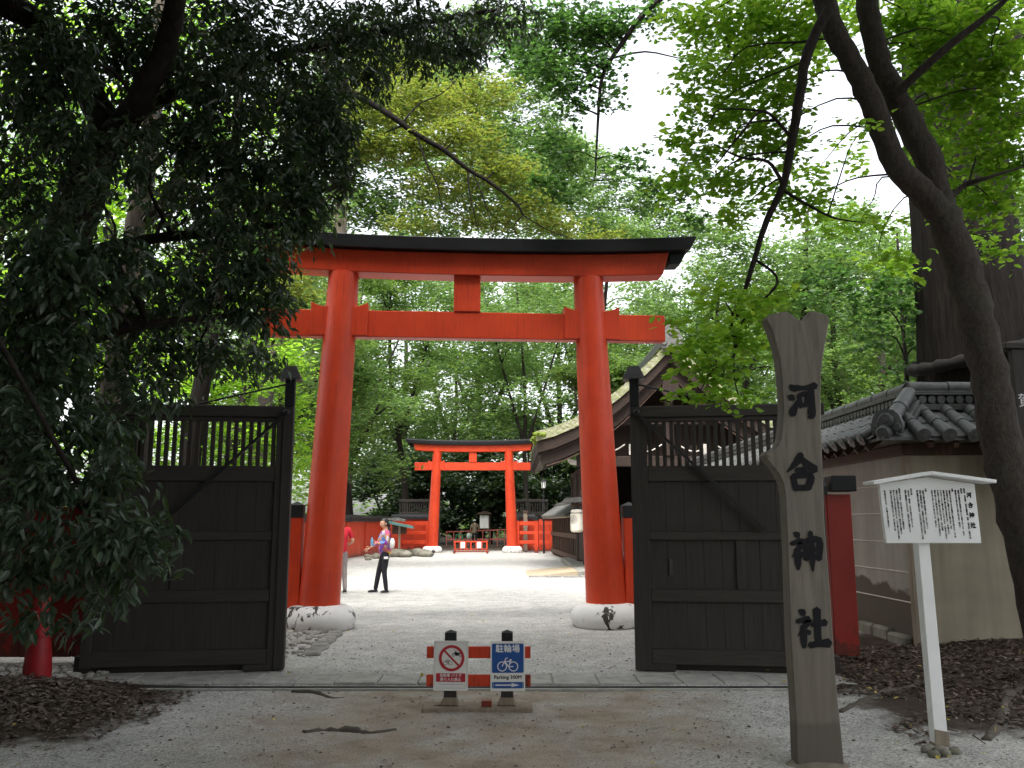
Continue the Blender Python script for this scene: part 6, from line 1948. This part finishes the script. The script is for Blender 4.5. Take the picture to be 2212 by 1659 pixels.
# unseen trees added behind and beside the photographer so their crowns shade the lane
SH = [((-7.5, -2.5), (-6.5, -2.5), 12, 5.2, 'unseen spreading shade tree behind the viewer on the left'), ((6.5, -3), (6, -3), 12.5, 5.4, 'unseen spreading shade tree behind the viewer on the right'),
      ((-1, -8), (-1, -7), 14, 5.5, 'unseen tall shade tree straight behind the viewer'), ((9.5, 4), (8.5, 4), 13, 4.8, 'shade tree added beside the lane on the right, outside the view'),
      ((-10.5, 4), (-9, 4), 13, 5, 'shade tree added beside the lane on the left, outside the view'), ((1.5, -4.5), (.5, -1.5), 13.5, 5, 'unseen shade tree whose crown arches over the viewer'),
      ((-11, 7.5), (-3.2, 4.2), 15.5, 4.6, 'unseen tall shade tree arching over the lane from the left'), ((11.5, 7), (4, 4.8), 16.5, 4.6, 'unseen tall shade tree arching over the lane from the right'),
      ((12.5, 9.5), (.5, 5.6), 17, 4.4, 'unseen tallest shade tree whose crown closes over the gate approach'), ((-9, -11), (-9, -11), 13, 5.5, 'unseen shade tree deep in the grove behind the viewer, left'), ((9, -11), (9, -11), 13, 5.5, 'unseen shade tree deep in the grove behind the viewer, right'),
      ((0, -16), (0, -16), 13, 6, 'unseen shade tree deepest in the grove behind the viewer'), ((-12.5, 8), (-11.5, 7.5), 6, 3.2, 'unseen low bushy tree added to shade the left of the lane'), ((-9.5, 1), (-9.5, 1), 6, 3, 'unseen low bushy tree added for shade beside the viewer on the left')]
for tb_, cb_, h, r, lb in SH:
    t = Tree('tree', lb, (tb_[0], tb_[1], 0))
    c0 = Vector((cb_[0], cb_[1], h * .8))
    b = Vector((tb_[0], tb_[1], -.1))
    t.stem([b, b.lerp(c0, .2) + Vector((0, 0, h * .15)), b.lerp(c0, .6) + Vector((0, 0, h * .1)), c0 + Vector((0, 0, h * .1))], [.35, .3, .2, .08], 'bark_dark')
    for k in range(18):
        q = Vector((U(-1, 1), U(-1, 1), U(-1, 1)))
        c = (cb_[0] + q.x * r * .8, cb_[1] + q.y * r * .8, h * .78 + q.z * h * .14)
        t.clump(c, (2.1, 2.1, .9), int((560 if cb_[0] < 0 else (330 if cb_[0] < 3 else 200)) if cb_[1] > -4 else 520), .34, 'flat'); t.limb(c, .08, 'bark_dark')
    if cb_[1] < -6 or h < 7:
        for k in range(14):
            c = (cb_[0] + U(-1, 1) * r, cb_[1] + U(-1, 1) * 2, U(1, h * .6))
            t.clump(c, (2.2, 2.0, 1.6), 620, .36, 'flat'); t.limb(c, .06, 'bark_dark')
    t.crown('leaf_oak', .5)

# ------------------------------------------------------------------ fallen leaves, twigs, roots
n = 8000
x = np.concatenate([RNG.uniform(3.0, 7.2, n), RNG.normal(-4.6, .95, n // 2)])
y = np.concatenate([RNG.uniform(6.6, 10.9, n), RNG.normal(7.9, .55, n // 2)])
edge = np.concatenate([(x[:n] - 3.2) + .5 * np.sin(y[:n] * 3) > 0, np.ones(n // 2, bool)])
edge &= ~((x > 3.2) & (y < 7.0 + .35 * np.sin(x * 4))) | (RNG.random(len(x)) < .05)
edge &= ~((x < 0) & (x > -3.0)) & ~((x < 0) & (y > 9.0)) & ~((x > 4.85) & (y > 10.6))
x, y = x[edge], y[edge]
z = np.array([gz(a, b) for a, b in zip(x, y)]) + RNG.uniform(.004, .018, len(x))
pos = np.stack([x, y, z], 1)
d = RNG.normal(0, 1, (len(x), 3)); d[:, 2] *= .25
d, s_, nr = leaf_frames(len(x), d, (0, 0, 1), .28)
L = RNG.uniform(.03, .085, len(x))
lit = link('leaf_litter', leaves_mesh('leaf_litter', pos, d, s_, nr, L, L * .5, 'dead_leaf', True))
tag(lit, 'brown fallen leaves heaped on the bare soil at both sides of the lane', 'fallen leaves', kind='stuff')
n = 130
x = np.concatenate([RNG.uniform(2.6, 6, 70), RNG.uniform(-4, 3, 60)]); y = np.concatenate([RNG.uniform(6, 10, 70), RNG.uniform(5.5, 16, 60)])
z = np.array([gz(a, b) for a, b in zip(x, y)]) + .03
d = RNG.normal(0, 1, (n, 3)); d[:, 2] *= .15
d, s_, nr = leaf_frames(n, d, (0, 0, 1), .3)
L = RNG.uniform(.03, .055, n)
yl = link('leaf_litter', leaves_mesh('leaf_litter', np.stack([x, y, z], 1), d, s_, nr, L, L * .7, 'yellow_fallen', True))
tag(yl, 'scattered yellow fallen leaves on soil and gravel', 'fallen leaves', kind='stuff')
n = 1500
x = RNG.uniform(-4, 3.2, n); y = RNG.uniform(5.2, 12, n)
z = np.array([gz(a, b) for a, b in zip(x, y)]) + .006
d = RNG.normal(0, 1, (n, 3)); d[:, 2] *= .1
d, s_, nr = leaf_frames(n, d, (0, 0, 1), .25)
L = RNG.uniform(.012, .045, n)
dbm = link('leaf_debris', leaves_mesh('leaf_debris', np.stack([x, y, z], 1), d, s_, nr, L, L * .55, 'dead_leaf', True))
tag(dbm, 'small dark leaf crumbs scattered over the gravel and earth', 'leaf debris', kind='stuff')
gs_ = MB()
for k in range(3600):
    y = 5.0 + 11 * R() ** 1.6
    x = U(-.62, .62) * y
    if y < 8.8 and -1.6 < x < 1.2 and R() < .7: continue
    if 8.75 < y < 9.5 or (x > 3 and y > 6.8): continue
    r = U(.004, .011)
    z = gz(x, y)
    a = U(0, 6.3)
    c, s_2 = math.cos(a) * r, math.sin(a) * r
    gs_.add([(x + c, y + s_2, z), (x - s_2 * .8, y + c * .8, z), (x - c, y - s_2, z), (x + s_2 * .8, y - c * .8, z), (x, y, z + r * .9)], [(0, 1, 4), (1, 2, 4), (2, 3, 4), (3, 0, 4)])
tag(gs_.build('gravel', 'pebble'), 'loose pale gravel grains lying on the lane', 'gravel', kind='stuff')
tw = MB()
for k in range(90):
    x, y = (U(3.1, 6), U(6.8, 10)) if k < 60 else (U(-5, -3), U(7, 8.6))
    z = gz(x, y) + .02
    a = U(0, 6.3); l_ = U(.1, .4)
    tw.tube([(x, y, z), (x + math.cos(a) * l_ * .5, y + math.sin(a) * l_ * .5, z + .02), (x + math.cos(a + .3) * l_, y + math.sin(a + .3) * l_, z)], [.006, .005, .003], 5)
tag(tw.build('twig_litter', 'root'), 'thin brown twigs lying among the fallen leaves', 'twigs', kind='stuff')
for lab, pts, rr in (('long exposed root lying across the earth left of the barrier', [(655, 1583), (700, 1578), (760, 1580), (800, 1584), (855, 1577)], .032), ('short dark root near the threshold left of the barrier', [(630, 1495), (680, 1497), (720, 1508), (760, 1503)], .022),
                     ('gnarled root on the leaf-covered soil right of the name post', [(1815, 1540), (1850, 1520), (1900, 1500), (1950, 1488), (1990, 1470)], .03), ('dark root at the right edge below the leaning tree', [(2230, 1480), (2180, 1500), (2160, 1560), (2130, 1600)], .05)):
    P = []
    for (a, b) in pts:
        v = (b - CY) / FPX
        D = H * (CS + v * SN) / (v * CS - SN)
        q = at(a, b, D)
        for _ in range(3):
            D = (H - gz(q.x, D)) * (CS + v * SN) / (v * CS - SN); q = at(a, b, D)
        P.append(Vector((q.x, q.y, gz(q.x, q.y) + rr * U(-.75, .1))))
    rt_ = MB().tube(smooth_path(P, 4), [rr * U(.75, 1.35) * (1.15 - .9 * abs(i / (4 * (len(P) - 1)) - .4)) for i in range(4 * (len(P) - 1) + 1)], 9, lump=.15).build('tree_root', 'root', smooth=True)
    tag(rt_, lab, 'root')
for k in range(5):
    q = at(2025 + U(-45, 25), 1612 + U(-6, 12), 6.45)
    st2 = MB().ball((0, 0, .02), (U(.04, .07), U(.03, .05), .03), 8, 6, .15).build('stone', 'rock', smooth=True, loc=(q.x, 6.4 + U(-.1, .05), gz(q.x, 6.4)))
    tag(st2, 'small grey stone at the foot of the white notice post', 'stone', 'stones at the notice post foot')
print('leaf triangles', TRI['n'])
